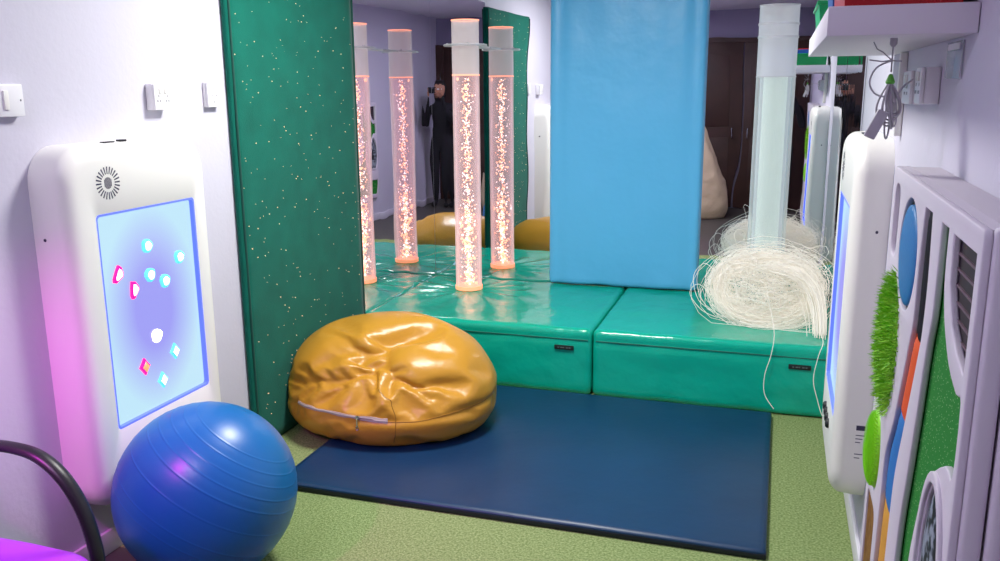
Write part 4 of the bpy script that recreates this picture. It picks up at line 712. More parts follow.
    492, -163, 8, 433, -133, 5, 373, -102, 3, 315, -67, 4, 261, -31, 9, 207, 4, 12, 153, 35, 13, 713, -374, 5, 686, -356, 6, 655, -334, 6, 619, -310, 7, 578, -284, 7,
    533, -255, 8, 483, -224, 8, 428, -193, 7, 370, -162, 5, 313, -129, 5, 258, -93, 8, 205, -57, 11, 153, -24, 13, 100, 4, 12, -207, -675, 9, -194, -648, 9, -148, -681, 6,
    -179, -616, 10, -133, -652, 6, -86, -684, 2, -163, -579, 11, -116, -617, 7, -68, -653, 2, -19, -683, 0, -144, -537, 12, -95, -577, 9, -47, -615, 4, 3, -648, 1, 56, -673, 2,
    -125, -491, 13, -73, -530, 12, -23, -570, 9, 28, -605, 6, 81, -634, 5, 134, -658, 5, -106, -444, 12, -52, -482, 13, 2, -519, 13, 56, -556, 12, 109, -588, 10, 162, -616, 9,
    211, -640, 8, -88, -394, 10, -34, -433, 11, 24, -469, 14, 81, -504, 15, 136, -538, 15, 189, -569, 13, 239, -596, 11, 285, -620, 8, -68, -341, 8, -16, -382, 8, 42, -418, 11,
    102, -452, 14, 159, -487, 15, 213, -520, 14, 264, -550, 12, 311, -577, 9, 354, -599, 5, -47, -285, 9, 3, -328, 6, 59, -366, 7, 119, -400, 11, 178, -434, 13, 233, -469, 12,
    285, -502, 10, 334, -530, 7, 380, -554, 5, 422, -574, 4, -24, -228, 11, 25, -269, 8, 79, -309, 7, 138, -345, 9, 197, -379, 12, 253, -414, 11, 305, -449, 8, 354, -481, 5,
    402, -506, 4, 446, -528, 4, 487, -544, 5, -3, -173, 12, 47, -211, 11, 100, -249, 9, 157, -286, 10, 215, -321, 11, 272, -356, 12, 325, -392, 9, 374, -426, 5, 421, -455, 3,
    467, -478, 4, 510, -496, 5, 548, -510, 7, 16, -121, 12, 67, -155, 12, 120, -191, 12, 175, -227, 11, 232, -262, 12, 289, -297, 12, 342, -333, 10, 392, -368, 6, 440, -399, 4,
    486, -425, 4, 530, -446, 5, 569, -463, 7, 603, -477, 9, 33, -71, 11, 84, -102, 13, 137, -135, 12, 190, -171, 11, 246, -206, 11, 303, -240, 11, 357, -275, 10, 408, -309, 8,
    457, -341, 6, 503, -369, 5, 546, -393, 5, 586, -413, 7, 621, -431, 8, 649, -447, 8,
]
bm = bmesh.new(); bmesh.ops.create_icosphere(bm, subdivisions=5, radius=1); bm.verts.ensure_lookup_table()
for i_, v in enumerate(bm.verts):
    v.co = BC + Vector((BAG[3 * i_] / 2000 * 1.035, BAG[3 * i_ + 1] / 2000, max(0, BAG[3 * i_ + 2] / 2000 * 0.985)))
    v.co.x = max(v.co.x, XL + 0.042)
t = thing('beanbag', 'slumped mustard yellow vinyl beanbag with a front zip', 'beanbag', (BC.x, BC.y, 0.034))
bag = obj('cover', bm, 'mustard_vinyl', t, angle=180)
sb = bag.modifiers.new('smooth', 'SUBSURF'); sb.levels = 2; sb.render_levels = 2
dg = bpy.context.evaluated_depsgraph_get(); dg.update(); em_ = bpy.data.meshes.new_from_object(bag.evaluated_get(dg))
bm2 = bmesh.new(); bm2.from_mesh(em_)
for v in bm2.verts: v.co += Vector((BC.x, BC.y, 0.034))
bvh = BVHTree.FromBMesh(bm2)
def on_bag(p, lift):
    co, nr, _, _ = bvh.find_nearest(Vector(p)); 
    if nr.dot(co - BC) < 0: nr = -nr
    return co + nr * lift, nr
zp = smoothpath([tuple(Vector(q_) + BOFF) for q_ in [(-2.14, 3.518, .203), (-1.988, 3.449, .212), (-1.856, 3.423, .205), (-1.725, 3.425, .201), (-1.621, 3.447, .193)]], 8)
def ribbon(pts, half, lift):
    b = bmesh.new(); rs = []
    for p in pts:
        a, nr = on_bag(p + Vector((0, 0, half)), lift); c, _ = on_bag(p - Vector((0, 0, half)), lift); m_, _ = on_bag(p, lift + 0.002)
        a2, _ = on_bag(p + Vector((0, 0, half)), -0.004); c2, _ = on_bag(p - Vector((0, 0, half)), -0.004)
        rs.append([a2, a, m_, c, c2])
    return rings(b, rs, False)
z_ = obj('zip', ribbon(zp, 0.009, 0.003), 'zip_tape', t)
b = bmesh.new(); tube(b, [on_bag(p, 0.0055)[0] for p in zp], 0.0022, 6); obj('zip_teeth', b, 'zip_metal', z_)
a, nr = on_bag(Vector((-1.765, 3.424, .203)) + BOFF, 0.009)
b = B(a.x - 0.009, a.x + 0.009, a.y - 0.005, a.y + 0.005, a.z - 0.008, a.z + 0.008, bev=0.003); tube(b, [(a.x, a.y - 0.006, a.z - 0.004), (a.x, a.y - 0.008, a.z - 0.045)], 0.0035, 8); obj('zip_pull', b, 'chrome', z_)
b = bmesh.new(); lp_ = [(a.x + 0.006 * math.cos(k * PI / 6), a.y - 0.008, a.z - 0.05 + 0.010 * math.sin(k * PI / 6)) for k in range(13)]; tube(b, lp_, 0.002, 6); obj('pull_ring', b, 'chrome', z_)
mat('bag_seam', '#9a6a14', 0.5)
for k in ('F', 'G'):
    b = bmesh.new(); tube(b, [on_bag(p + BOFF, 0.0)[0] for p in smoothpath(CR[k], 6)], 0.0024, 6); obj('seam', b, 'bag_seam', t)

# ------------------------------------------------------------------ bubble tubes
def bubble_tube(c, r, ztop, zw, label, warm):
    t = thing('bubble_tube', label, 'bubble tube', (c[0], c[1], P)); x, y = c
    sh = lambda z0, z1, rr: lathe([(rr, z0), (rr, z1)], 48, (x, y, 0))
    obj('tube_wall', sh(P + 0.03, zw, r), 'tube_pink' if warm else 'tube_clear', t, angle=180)
    obj('tube_head', sh(zw, ztop, r), 'tube_top' if warm else 'tube_clear_top', t, angle=180)
    obj('water', lathe([(r - 0.008, P + 0.03), (r - 0.008, zw - 0.002), (0.001, zw - 0.002)] if warm else [(r * 0.62, P + 0.03), (r * 0.62, zw - 0.002), (0.001, zw - 0.002)], 40, (x, y, 0)), 'water_pink' if warm else 'water_pale', t, angle=60)
    e = 'tube_edge' if warm else 'acrylic'
    for z in (ztop, zw):
        b = lathe([(r + 0.0025, z - 0.004), (r + 0.0025, z + 0.003), (r - 0.004, z + 0.003), (r - 0.004, z - 0.004), (r + 0.0025, z - 0.004)], 48, (x, y, 0)); obj('rim', b, e, t)
    obj('base', lathe([(r + 0.004, P + 0.006), (r + 0.004, P + 0.03), (0.001, P + 0.03)], 48, (x, y, 0)), 'tube_base' if warm else 'white_plastic', t)
    # rubbed cloudy head: clear inner sleeve
    if not warm:
        obj('inner_sleeve', sh(P + 0.03, ztop - 0.22, r * 0.78), 'tube_inner', t, angle=180)
        for z in (ztop - 0.10, ztop - 0.17): obj('collar', lathe([(r + 0.004, z - 0.006), (r + 0.004, z + 0.006), (r + 0.0005, z + 0.006), (r + 0.0005, z - 0.006), (r + 0.004, z - 0.006)], 48, (x, y, 0)), 'acrylic', t)
        obj('cap', lathe([(r * .8, ztop - 0.19), (r * .8, ztop - 0.16), (0.001, ztop - 0.155)], 40, (x, y, 0)), 'acrylic', t)
    else:
        for nm, m_, n_, smax in (('bubbles', 'bubble', 460, 0.007), ('small_bubbles', 'bubble_white', 380, 0.0055)):
            b = bmesh.new()
            for k in range(n_):
                z = P + 0.04 + (zw - P - 0.06) * random.random() ** 1.15; a = random.uniform(0, 2 * PI)
                rr = (r - 0.02) * min(1, abs(random.gauss(0, 0.42))); s = random.uniform(0.002, smax) * (1.35 if z < P + 0.5 else 1)
                mt = Matrix.Translation((x + rr * math.cos(a), y + rr * math.sin(a), z)) @ Matrix.Rotation(random.uniform(0, 3), 4, 'X') @ Matrix.Diagonal((random.uniform(.5, 1.5), random.uniform(.5, 1.4), random.uniform(.5, 1.9), 1))
                bmesh.ops.create_icosphere(b, subdivisions=1, radius=s, matrix=mt)
            tag(obj(nm, b, m_, t), kind='stuff')
    return t
bubble_tube((-1.921, 5.308), 0.086, 2.108, 1.775, 'glowing orange pink bubble tube in the left mirrored corner', True)
bubble_tube((-0.045, 5.27), 0.107, 2.13, 1.745, 'wide pale greenish bubble tube rising behind the tangled white strands', False)
def ring_plate(c, r, ro, z, th, ext):
    b = lathe([(r, z - th), (ro, z - th), (ro + 0.004, z), (ro, z + th), (r, z + th), (r, z - th)], 48, (c[0], c[1], 0)); box(b, *ext[0], *ext[1], z - th, z + th, bev=0.002); return b
t = thing('tube_bracket', 'clear round acrylic collar holding the orange bubble tube', 'bracket', (-1.921, 5.308, 1.955))
obj('collar', ring_plate((-1.921, 5.308), 0.089, 0.135, 1.957, 0.006, ((-1.96, -1.88), (5.43, YB - 0.014))), 'acrylic', t)
for a in (0.4, 2.0, 3.7, 5.2):
    b = bmesh.new(); bmesh.ops.create_icosphere(b, subdivisions=2, radius=0.006, matrix=Matrix.Translation((-1.921 + 0.115 * math.cos(a), 5.308 + 0.115 * math.sin(a), 1.965))); obj('screw', b, 'chrome', t)

# ------------------------------------------------------------------ fibre optic strands
t = thing('fibre_strands', 'tangled heap of white fibre optic strands coiled on the platform', 'fibre optic strands', (-0.04, 5.2, P))
fc = Vector((-0.005, 5.14, P + 0.175)); b = bmesh.new()
def clampf(p):
    p.z = max(p.z, P + 0.006); p.y = min(p.y, YB - 0.03); p.x = min(p.x, XR - 0.02)
    q = Vector((p.x + 0.045, p.y - 5.27, 0))
    if q.length < 0.125 : q = q.normalized() * 0.125; p.x = -0.045 + q.x; p.y = 5.27 + q.y
    return p
def strand(fn, n, amp, seg=26):
    ph = random.uniform(0, 100); pts = []
    for k in range(seg):
        u = k / (seg - 1)
        wv = Vector((noise.noise(Vector((u * 5, ph, 0))), noise.noise(Vector((u * 5, ph, 7))), noise.noise(Vector((u * 5, ph, 13))))) * amp
        pts.append(clampf(fn(u) + wv))
    tube(b, pts, 0.0014, 4, cap=False)
for s in range(190):          # loops standing in a ring, leaning back against the tube
    a0 = random.uniform(0, 2 * PI); turns = random.uniform(0.5, 1.3); m0 = random.uniform(0, 2 * PI); rho = random.random() ** 0.5; sw = random.uniform(-1.2, 1.2)
    fly = 1.35 if random.random() < 0.08 else 1.0; ex = random.uniform(-.02, .02)
    def fn(u):
        a = a0 + u * turns * 2 * PI; mm = m0 + sw * u * 2; q = 0.055 * rho * fly
        R1 = 0.255 + q * math.cos(mm) * 1.2 + (0.04 if fly > 1 else 0) + ex; R2 = 0.155 + q * math.cos(mm) + (0.02 if fly > 1 else 0) + ex
        x = R1 * math.cos(a); z = R2 * math.sin(a); return Vector((-0.03 + x, 4.97 + 0.45 * z + 0.9 * q * math.sin(mm), P + 0.195 + z))
    strand(fn, 26, 0.035 if fly == 1 else 0.09)
for s in range(190):          # loops lying around the tube
    a0 = random.uniform(0, 2 * PI); turns = random.uniform(0.35, 1.1); m0 = random.uniform(0, 2 * PI); rho = random.uniform(0.35, 1.0) ** 0.6; sw = random.uniform(-1.5, 1.5)
    fly = 1.4 if random.random() < 0.14 else 1.0
    def fn(u):
        a = a0 + u * turns * 2 * PI; mm = m0 + sw * u * 2; Rr = 0.225 + 0.10 * rho * fly * math.cos(mm)
        return fc + Vector((Rr * math.cos(a), Rr * 0.92 * math.sin(a), 0.17 * rho * math.sin(mm) * fly))
    strand(fn, 26, 0.07 if fly == 1 else 0.14)
for s in range(70):          # loose wisps crossing the middle of the ring
    c1 = Vector((random.uniform(-.25, .2), random.uniform(4.90, 5.0), P + random.uniform(.03, .34))); c2 = Vector((random.uniform(-.28, .24), random.uniform(4.88, 5.0), P + random.uniform(.02, .36)))
    strand(lambda u: c1.lerp(c2, u), 26, 0.16, 18)
tag(obj('coiled_strands', b, 'fibre', t, angle=180), kind='stuff')
b = bmesh.new()
for s in range(80):                                   # the gathered bundle that drops off the coil on the right
    o1, o2, o3 = random.gauss(0, 1), random.gauss(0, 1), random.gauss(0, 1)
    pts = smoothpath([clampf(Vector(p) + Vector((o1 * w1, o2 * w1, o3 * w1 * .7))) for p, w1 in (((0.02, 4.93, P + .33), .03), ((0.14, 4.90, P + .30), .028), ((0.22, 4.87, P + .22), .024), ((0.255, 4.80, P + .10), .02), ((0.26, 4.72, P + .02), .018))], 4)
    tube(b, pts, 0.0018, 4, cap=False)
tag(obj('bundle_tail', b, 'fibre', t, angle=180), kind='stuff')
for L in ([(-0.03, 4.92, .62), (0.01, 4.72, .50), (0.03, 4.56, .43), (0.02, 4.532, .33), (-0.005, 4.525, .22), (0.0, 4.52, .12), (0.05, 4.50, .05)],
          [(0.26, 4.74, .42), (0.27, 4.56, .41), (0.25, 4.53, .34), (0.235, 4.525, .22), (0.26, 4.51, .12), (0.29, 4.49, .04), (0.33, 4.45, .012)],
          [(-0.32, 5.05, .50), (-0.40, 5.0, .58), (-0.45, 5.02, .52), (-0.38, 5.0, .43), (-0.28, 4.95, .40)],
          [(-0.3, 5.1, .62), (-0.38, 5.12, .68), (-0.44, 5.1, .60), (-0.40, 5.06, .47), (-0.30, 5.0, .42)]):
    b = bmesh.new(); tube(b, smoothpath(L, 8), 0.0018, 5); obj('loose_strand', b, 'fibre', t)

# ------------------------------------------------------------------ tactile wall panel on the right wall
Y0, Y1, PZ0, PZ1, PX = 1.262, 2.245, 0.33, 1.512, 0.262
t = thing('tactile_panel', 'white framed wavy tactile play panel with coloured insets on the right wall', 'tactile panel', (XR, 1.75, 0.3))
def sp2(pts, k=6, cyc=True):
    P3 = [Vector((a, b2, 0)) for a, b2 in pts]; n = len(P3); out = []
    for i in range(n):
        p0, p1, p2, p3 = P3[(i - 1) % n], P3[i], P3[(i + 1) % n], P3[(i + 2) % n]
        for j in range(k):
            u = j / k; q = 0.5 * ((2 * p1) + (p2 - p0) * u + (2 * p0 - 5 * p1 + 4 * p2 - p3) * u * u + (3 * p1 - p0 - 3 * p2 + p3) * u ** 3); out.append((q.x, q.y))
    return out
def circ(cy, cz, ry, rz, n=40): return [(cy + ry * math.cos(2 * PI * i / n), cz + rz * math.sin(2 * PI * i / n)) for i in range(n)]
def openp(L, R, k=5):  # band between two descending edge lists
    a = [(v.x, v.y) for v in smoothpath([(p, q, 0) for p, q in L], k)]; c = [(v.x, v.y) for v in smoothpath([(p, q, 0) for p, q in R], k)]; return a + c[::-1]
h_slot = rrect(2.105, 2.195, 1.315, 1.478, 0.03, 6)
h_disc = circ(1.925, 1.358, 0.128, 0.115)
BLp = [(1.752, 1.478), (1.765, 1.36), (1.765, 1.26), (1.79, 1.20), (1.885, 1.014), (1.965, 0.90), (1.975, 0.78), (1.985, 0.65), (2.01, 0.5), (2.015, 0.38)]
BRp = [(1.668, 1.478), (1.650, 1.36), (1.655, 1.27), (1.672, 1.22), (1.745, 1.061), (1.805, 0.928), (1.82, 0.83), (1.83, 0.706), (1.86, 0.56), (1.87, 0.38)]
GL = [(1.572, 1.476), (1.570, 1.38), (1.575, 1.309), (1.598, 1.248), (1.630, 1.107), (1.665, 0.976), (1.693, 0.878), (1.705, 0.785), (1.72, 0.6), (1.73, 0.38)]
GR = [(1.505, 1.476), (1.50, 1.40), (1.47, 1.34), (1.40, 1.285), (1.325, 1.262), (1.29, 1.262), (1.29, 1.148), (1.345, 1.144), (1.47, 1.063), (1.538, 0.938), (1.565, 0.82), (1.54, 0.70), (1.47, 0.6), (1.36, 0.56), (1.29, 0.56), (1.29, 0.38)]
h_band = openp(BLp, BRp, 4)
h_green = openp(GL, GR, 3)
h_D = sp2([(1.462, 1.470), (1.455, 1.40), (1.41, 1.345), (1.35, 1.315), (1.295, 1.302)], 1) + [(1.292, 1.302), (1.292, 1.474), (1.462, 1.474)]
h_oval = circ(1.385, 0.90, 0.092, 0.19)
h_lime = circ(2.13, 0.845, 0.085, 0.10)
h_wood = rrect(2.045, 2.205, 0.40, 0.715, 0.03, 6)
h_grass = circ(2.075, 1.13, 0.125, 0.155)
obj('frame', plate(rrect(Y0, Y1, PZ0, PZ1, 0.012, 4), [h_slot, h_disc, h_band, h_green, h_D, h_oval, h_lime, h_wood, h_grass], PX, PX + 0.012, 0.003), 'panel_frame', t, angle=40)
obj('backboard', B(PX + 0.033, XR - 0.0005, Y0 + 0.004, Y1 - 0.004, PZ0, PZ1 - 0.002, bev=0.004), 'panel_back', t)
obj('edge_strip', B(PX + 0.0125, PX + 0.033, Y0 + 0.013, Y1 - 0.002, PZ1 - 0.018, PZ1 - 0.001), 'panel_frame', t, smooth=False)
obj('edge_strip', B(PX + 0.0125, PX + 0.033, Y1 - 0.02, Y1 - 0.002, PZ0 + 0.002, PZ1 - 0.018), 'panel_frame', t, smooth=False)
def side_bar(ya, yb, xa, xb): return B(xa, xb, ya, yb, PZ0 - 0.05, PZ1 + 0.004, bev=0.007, seg=3)
obj('edge_moulding', side_bar(Y0 - 0.012, Y0 + 0.012, PX + 0.012, PX + 0.040), 'panel_frame', t)
obj('edge_moulding', side_bar(Y0 - 0.026, Y0 + 0.010, PX + 0.043, PX + 0.062), 'panel_frame', t)
obj('edge_moulding', side_bar(Y0 - 0.040, Y0 + 0.010, PX + 0.064, PX + 0.080), 'panel_frame', t)
obj('edge_moulding', side_bar(Y0 - 0.060, Y0 + 0.010, PX + 0.082, XR - 0.001), 'panel_frame', t)
fill = lambda poly, x0, x1, bev=0.003: plate(poly, [], x0, x1, bev)
XI = PX + 0.010
obj('green_glitter_inset', B(XI + 0.004, XI + 0.022, 1.27, 1.76, 0.35, 1.49), 'glitter_green', t, smooth=False)
# wavy strip in four colours
def cut(z1, z0, m_, nm):
    a = [v for v in smoothpath([(p, q, 0) for p, q in BLp], 8)]; c = [v for v in smoothpath([(p, q, 0) for p, q in BRp], 8)]
    def at(L, z):
        for i in range(len(L) - 1):
            if L[i].y >= z >= L[i + 1].y: f = (L[i].y - z) / max(1e-9, L[i].y - L[i + 1].y); return L[i].x + (L[i + 1].x - L[i].x) * f
        return L[-1].x
    b = bmesh.new(); rs = []; n = 14
    for k in range(n + 1):
        z = z1 + (z0 - z1) * k / n; l, r = at(a, z) + 0.004, at(c, z) - 0.004; row = []
        for j in range(9): f = j / 8; row.append((XI + 0.002 - 0.010 * math.sin(PI * f) * (1 if 0 < k < n else 0.55), l + (r - l) * f, z))
        rs.append([(XI + 0.014, l, z)] + row + [(XI + 0.014, r, z)])
    obj(nm, rings(b, rs, True, True, True), m_, t, angle=60)
cut(1.474, 1.232, 'dark_leather', 'dark_inset'); cut(1.23, 1.045, 'orange_fabric', 'orange_inset'); cut(1.043, 0.805, 'blue_fabric', 'blue_inset'); cut(0.803, 0.385, 'yellow_fabric', 'yellow_inset')
def dome(cy, cz, ry, rz, x0, h, n=40, m_=8):
    rs = [[(x0 + 0.012, cy + ry * math.cos(2 * PI * i / n), cz + rz * math.sin(2 * PI * i / n)) for i in range(n)]]
    for j in range(m_ + 1):
        a = PI / 2 * j / (m_ + 0.2); rs.append([(x0 - h * math.sin(a), cy + ry * math.cos(a) * math.cos(2 * PI * i / n), cz + rz * math.cos(a) * math.sin(2 * PI * i / n)) for i in range(n)])
    return rings(bmesh.new(), rs, True, True, True)
obj('disc_recess', dome(1.925, 1.358, 0.125, 0.112, XI, 0.001), 'black_rubber', t)
obj('blue_disc', dome(1.928, 1.355, 0.113, 0.104, PX + 0.004, 0.012), 'blue_leather', t, angle=60)
obj('slot_board', B(XI + 0.006, XI + 0.02, 2.09, 2.205, 1.30, 1.49), 'panel_back', t, smooth=False)
g = obj('ribbed_inset', B(XI + 0.002, XI + 0.021, 1.285, 1.475, 1.29, 1.48), 'dark_ribs', t, smooth=False)
b = bmesh.new()
for k in range(8): box(b, XI - 0.001, XI + 0.003, 1.285, 1.475, 1.30 + 0.024 * k, 1.304 + 0.024 * k)
obj('rib', b, 'dark_ribs_line', g, smooth=False)
mat('patterned', '#10141c', 0.5, var=(38, '#9aa4b0', 0.06)); obj('patterned_inset', dome(1.385, 0.90, 0.090, 0.188, XI - 0.002, 0.012), 'patterned', t, angle=60)
# rim rings proud of the frame around the oval and the green waves
b = plate(circ(1.385, 0.90, 0.112, 0.212), [circ(1.385, 0.90, 0.095, 0.193)], PX - 0.006, PX + 0.004, 0.003); obj('oval_rim', b, 'panel_frame', t)
# grass
b = dome(2.06, 1.13, 0.125, 0.15, PX + 0.012, 0.024); g = obj('grass_pad', b, 'grass_a', t)
b = bmesh.new()
for k in range(1500):
    a = random.uniform(0, 2 * PI); q = math.sqrt(random.random()); y = 2.06 + 0.135 * q * math.cos(a); z = 1.13 + 0.16 * q * math.sin(a)
    x = PX + 0.012 - 0.024 * math.sqrt(max(0, 1 - q * q)); d = Vector((-1, random.gauss(0, .45) + 0.5 * q * math.cos(a), random.gauss(0, .45) + 0.5 * q * math.sin(a))).normalized() * random.uniform(0.018, 0.032)
    s = Vector((0, random.gauss(0, 1), random.gauss(0, 1))).normalized() * 0.0022; o = Vector((x, y, z))
    b.faces.new([b.verts.new(v) for v in (o - s, o + s, o + d * .6 + s * .6, o + d, o + d * .6 - s * .6)])
mg = mat('grass_blade', '#6fc01a', 0.6, var=(90, '#a5e03a', 0.15)); tag(obj('grass_blades', b, mg, g, smooth=False), kind='stuff')
# lime massage disc
g = obj('lime_disc', dome(2.13, 0.845, 0.082, 0.097, PX + 0.004, 0.022), 'lime_rubber', t, angle=60)
b = bmesh.new()
for i in range(-11, 12):
    for j in range(-13, 14):
        y = 2.13 + i * 0.0075 + (j % 2) * 0.0037; z = 0.845 + j * 0.0072; q = ((y - 2.13) / .08) ** 2 + ((z - .845) / .094) ** 2
        if q < 0.96:
            x = PX + 0.004 - 0.022 * math.sqrt(1 - q) ; mt = Matrix.Translation((x - 0.001, y, z)) @ Matrix.Rotation(-PI / 2, 4, 'Y'); bmesh.ops.create_cone(b, cap_ends=False, segments=5, radius1=0.0024, radius2=0.0008, depth=0.016, matrix=mt)
tag(obj('rubber_spikes', b, 'lime_rubber', g), kind='stuff')
obj('disc_recess', dome(2.13, 0.845, 0.084, 0.099, XI, 0.001), 'black_rubber', t)
for k in range(7):
    b = bmesh.new(); y = 2.056 + k * 0.0232; tube(b, [(XI + 0.004, y, 0.395), (XI + 0.004, y, 0.72)], 0.0108, 10); obj('bamboo_rod', b, 'bamboo', t)

# ------------------------------------------------------------------ shelf with its load
t = thing('wall_shelf', 'white wall shelf high on the right wall, holding a red box', 'shelf', (XR, 2.7, 1.8))
obj('board', B(0.078, XR - 0.002, 1.975, 3.38, 1.797, 1.856, bev=0.002), 'shelf_white', t)
def bin_(x0, x1, y0, y1, h, m_, name, label):
    r = thing(name, label, 'box', ((x0 + x1) / 2, (y0 + y1) / 2, 1.857)); z = 1.857
    bm = rings(bmesh.new(), [[(xa, ya, z) for xa, ya in ((x0 + .01, y0 + .01), (x1 - .01, y0 + .01), (x1 - .01, y1 - .01), (x0 + .01, y1 - .01))], [(xa, ya, z + h) for xa, ya in ((x0, y0), (x1, y0), (x1, y1), (x0, y1))], [(xa, ya, z + h) for xa, ya in ((x0 + .006, y0 + .006), (x1 - .006, y0 + .006), (x1 - .006, y1 - .006), (x0 + .006, y1 - .006))], [(xa, ya, z + .006) for xa, ya in ((x0 + .014, y0 + .014), (x1 - .014, y0 + .014), (x1 - .014, y1 - .014), (x0 + .014, y1 - .014))]], True, True, True)
    obj('tub', bm, m_, r, smooth=False); obj('rim', B(x0 - .006, x1 + .006, y0 - .006, y1 + .006, z + h - .001, z + h + .012, bev=0.004), m_, r)
bin_(0.10, 0.34, 1.99, 2.40, 0.16, 'red_box', 'storage_box', 'dark red box at the near end of the wall shelf')
bin_(0.10, 0.22, 2.46, 2.72, 0.14, 'blue_box', 'storage_box', 'blue box on the wall shelf behind the red box')
bin_(0.09, 0.34, 2.98, 3.36, 0.085, 'green_box', 'storage_tray', 'low green tray at the far end of the wall shelf')

# hanging coiled cable
hx, hy = 0.222, 2.12
t = thing('hanging_cable', 'coiled grey cable with a small plug hanging under the shelf', 'cable', (hx, hy, 1.797))
b = lathe([(0.0, 0.0), (0.008, 0.0), (0.008, -0.012), (0.004, -0.018), (0.0, -0.018)], 12, (hx, hy, 1.797)); tube(b, [(hx, hy, 1.78), (hx, hy, 1.725)], 0.0018, 6); obj('hook', b, 'cable_grey', t)
b = bmesh.new(); tube(b, [(hx - 0.045, hy + .01, 1.752), (hx - 0.02, hy, 1.748), (hx, hy, 1.750), (hx + 0.02, hy, 1.748)], 0.0018, 6); tube(b, [(hx - 0.04, hy, 1.79), (hx - 0.032, hy, 1.775), (hx - 0.02, hy, 1.768), (hx, hy, 1.75)], 0.0015, 6); obj('tie_wire', b, 'cable_grey', t)
obj('cable_tie', lathe([(0.0, 1.722), (0.004, 1.720), (0.010, 1.704), (0.008, 1.700), (0.0, 1.70)], 12, (hx, hy, 0)), 'cable_tie', t)
b = bmesh.new()
for k in range(9):
    a = random.uniform(0, PI); L = random.uniform(0.07, 0.125); wd = random.uniform(0.008, 0.032); ox = random.uniform(-.008, .012); pts = []
    for i in range(25):
        u = 2 * PI * i / 24; s = math.sin(u / 2); pts.append((hx + ox * s + wd * math.sin(u) * math.cos(a * .6) + 0.004 * s, hy + wd * math.sin(u) * math.sin(a), 1.706 - L * s ** 1.0 * (0.85 + 0.15 * s)))
    tube(b, pts, 0.0022, 6)
tube(b, smoothpath([(hx, hy, 1.75), (hx - 0.03, hy, 1.735), (hx - 0.042, hy, 1.705), (hx - 0.03, hy, 1.68), (hx - 0.008, hy, 1.672)], 6), 0.0022, 6)
tube(b, smoothpath([(hx + 0.01, hy, 1.66), (hx + 0.03, hy + .05, 1.69), (hx + 0.07, hy + .2, 1.71), (XR - 0.05, 2.55, 1.70), (XR - 0.044, 2.62, 1.69)], 6), 0.0022, 6)
obj('cable', b, 'cable_grey', t)
b = B(-0.012, 0.012, -0.010, 0.010, -0.034, 0.030, bev=0.003); b.transform(Matrix.Translation((hx - 0.022, hy - 0.015, 1.615)) @ Matrix.Rotation(0.42, 4, 'Y')); obj('plug', b, 'cable_grey', t)

# ------------------------------------------------------------------ chair at the left
t = thing('armchair', 'chair with black loop arms and a magenta lit seat', 'chair', (-2.02, 1.5, 0))
sy0, sy1 = 1.24, 1.73; szt = 0.45
def seatf(co, n_):
    return co + Vector((0, 0, 0.012 * math.cos((co.x + 2.0) * 4) * math.cos((co.y - 1.5) * 3.5) + 0.002 * noise.noise(co * 8) - 0.03 * max(0, (co.x + 1.815) / 0.09) ** 2)) if co.z > szt - 0.04 else co
obj('seat', soft_box(-2.24, -1.725, sy0, sy1, szt - 0.07, szt, 0.032, 0.02, seatf), 'magenta_lit_vinyl', t, angle=180)
obj('seat_shell', B(-2.22, -1.81, sy0 + .02, sy1 - .02, szt - 0.09, szt - 0.065, bev=0.008), 'black_plastic', t)
obj('backrest', soft_box(-2.285, -2.235, sy0 + .02, sy1 - .02, 0.50, 0.88, 0.022, 0.03), 'magenta_lit_vinyl', t, angle=180)
for ya in (sy0 - 0.03, sy1 + 0.035):
    b = bmesh.new(); tube(b, smoothpath([(-2.26, ya, 0.60), (-2.22, ya, 0.665), (-2.12, ya, 0.705), (-2.02, ya, 0.712), (-1.93, ya, 0.697), (-1.855, ya, 0.645), (-1.80, ya, 0.56), (-1.772, ya, 0.46), (-1.765, ya, 0.36), (-1.77, ya, 0.02)], 8), 0.0175, 12, 1.35, 0.85); obj('arm', b, 'black_plastic', t)
    b = bmesh.new(); tube(b, [(-2.265, ya, 0.62), (-2.25, ya, 0.35), (-2.26, ya, 0.02)], 0.012, 10); obj('leg', b, 'black_plastic', t)
for xa in (-1.84, -2.2): b = bmesh.new(); tube(b, [(xa, sy0 - 0.03, szt - 0.095), (xa, sy1 + 0.035, szt - 0.095)], 0.011, 10); obj('seat_rail', b, 'steel_grey', t)
for ya in (sy0 + .1, sy1 - .1): b = bmesh.new(); tube(b, [(-2.235, ya, szt - .08), (-2.262, ya, szt - 0.02), (-2.262, ya, 0.56)], 0.01, 8); obj('back_strut', b, 'black_plastic', t)

# ------------------------------------------------------------------ things behind the camera that the mirrors show
t = thing('cloth_sack', 'tall slouched cream cloth sack reflected in the back mirror', 'sack', (-0.98, -0.35, 0))
bm = bmesh.new(); rs = []
for j in range(40):
    h = j / 39; r = 0.42 * (0.86 + 0.14 * math.sin(min(1, h / .12) * PI / 2)) * (1 - h ** 1.5 * 0.86) ; row = []
    for i in range(72):
        a = 2 * PI * i / 72; p = Vector((-0.98 + r * math.cos(a) - 0.08 * h * h, -0.35 + r * 0.9 * math.sin(a), 1.28 * h + 0.001)); p += Vector((math.cos(a), math.sin(a), 0)) * (0.035 * noise.noise(Vector((math.cos(a) * 2, math.sin(a) * 2, h * 2.2))) + 0.015 * noise.noise(p * 9)); row.append(p)
    rs.append(row)
obj('cover', rings(bm, rs, True, True, True), 'cream_cloth', t, angle=70)
b = bmesh.new(); tube(b, smoothpath([(-0.98 + .03 * math.cos(k * PI / 5) - .08, -0.35 + .03 * math.sin(k * PI / 5), 1.26 + .01 * k) for k in range(9)], 4), 0.008, 8); obj('neck_cord', b, 'cream_cloth', t)

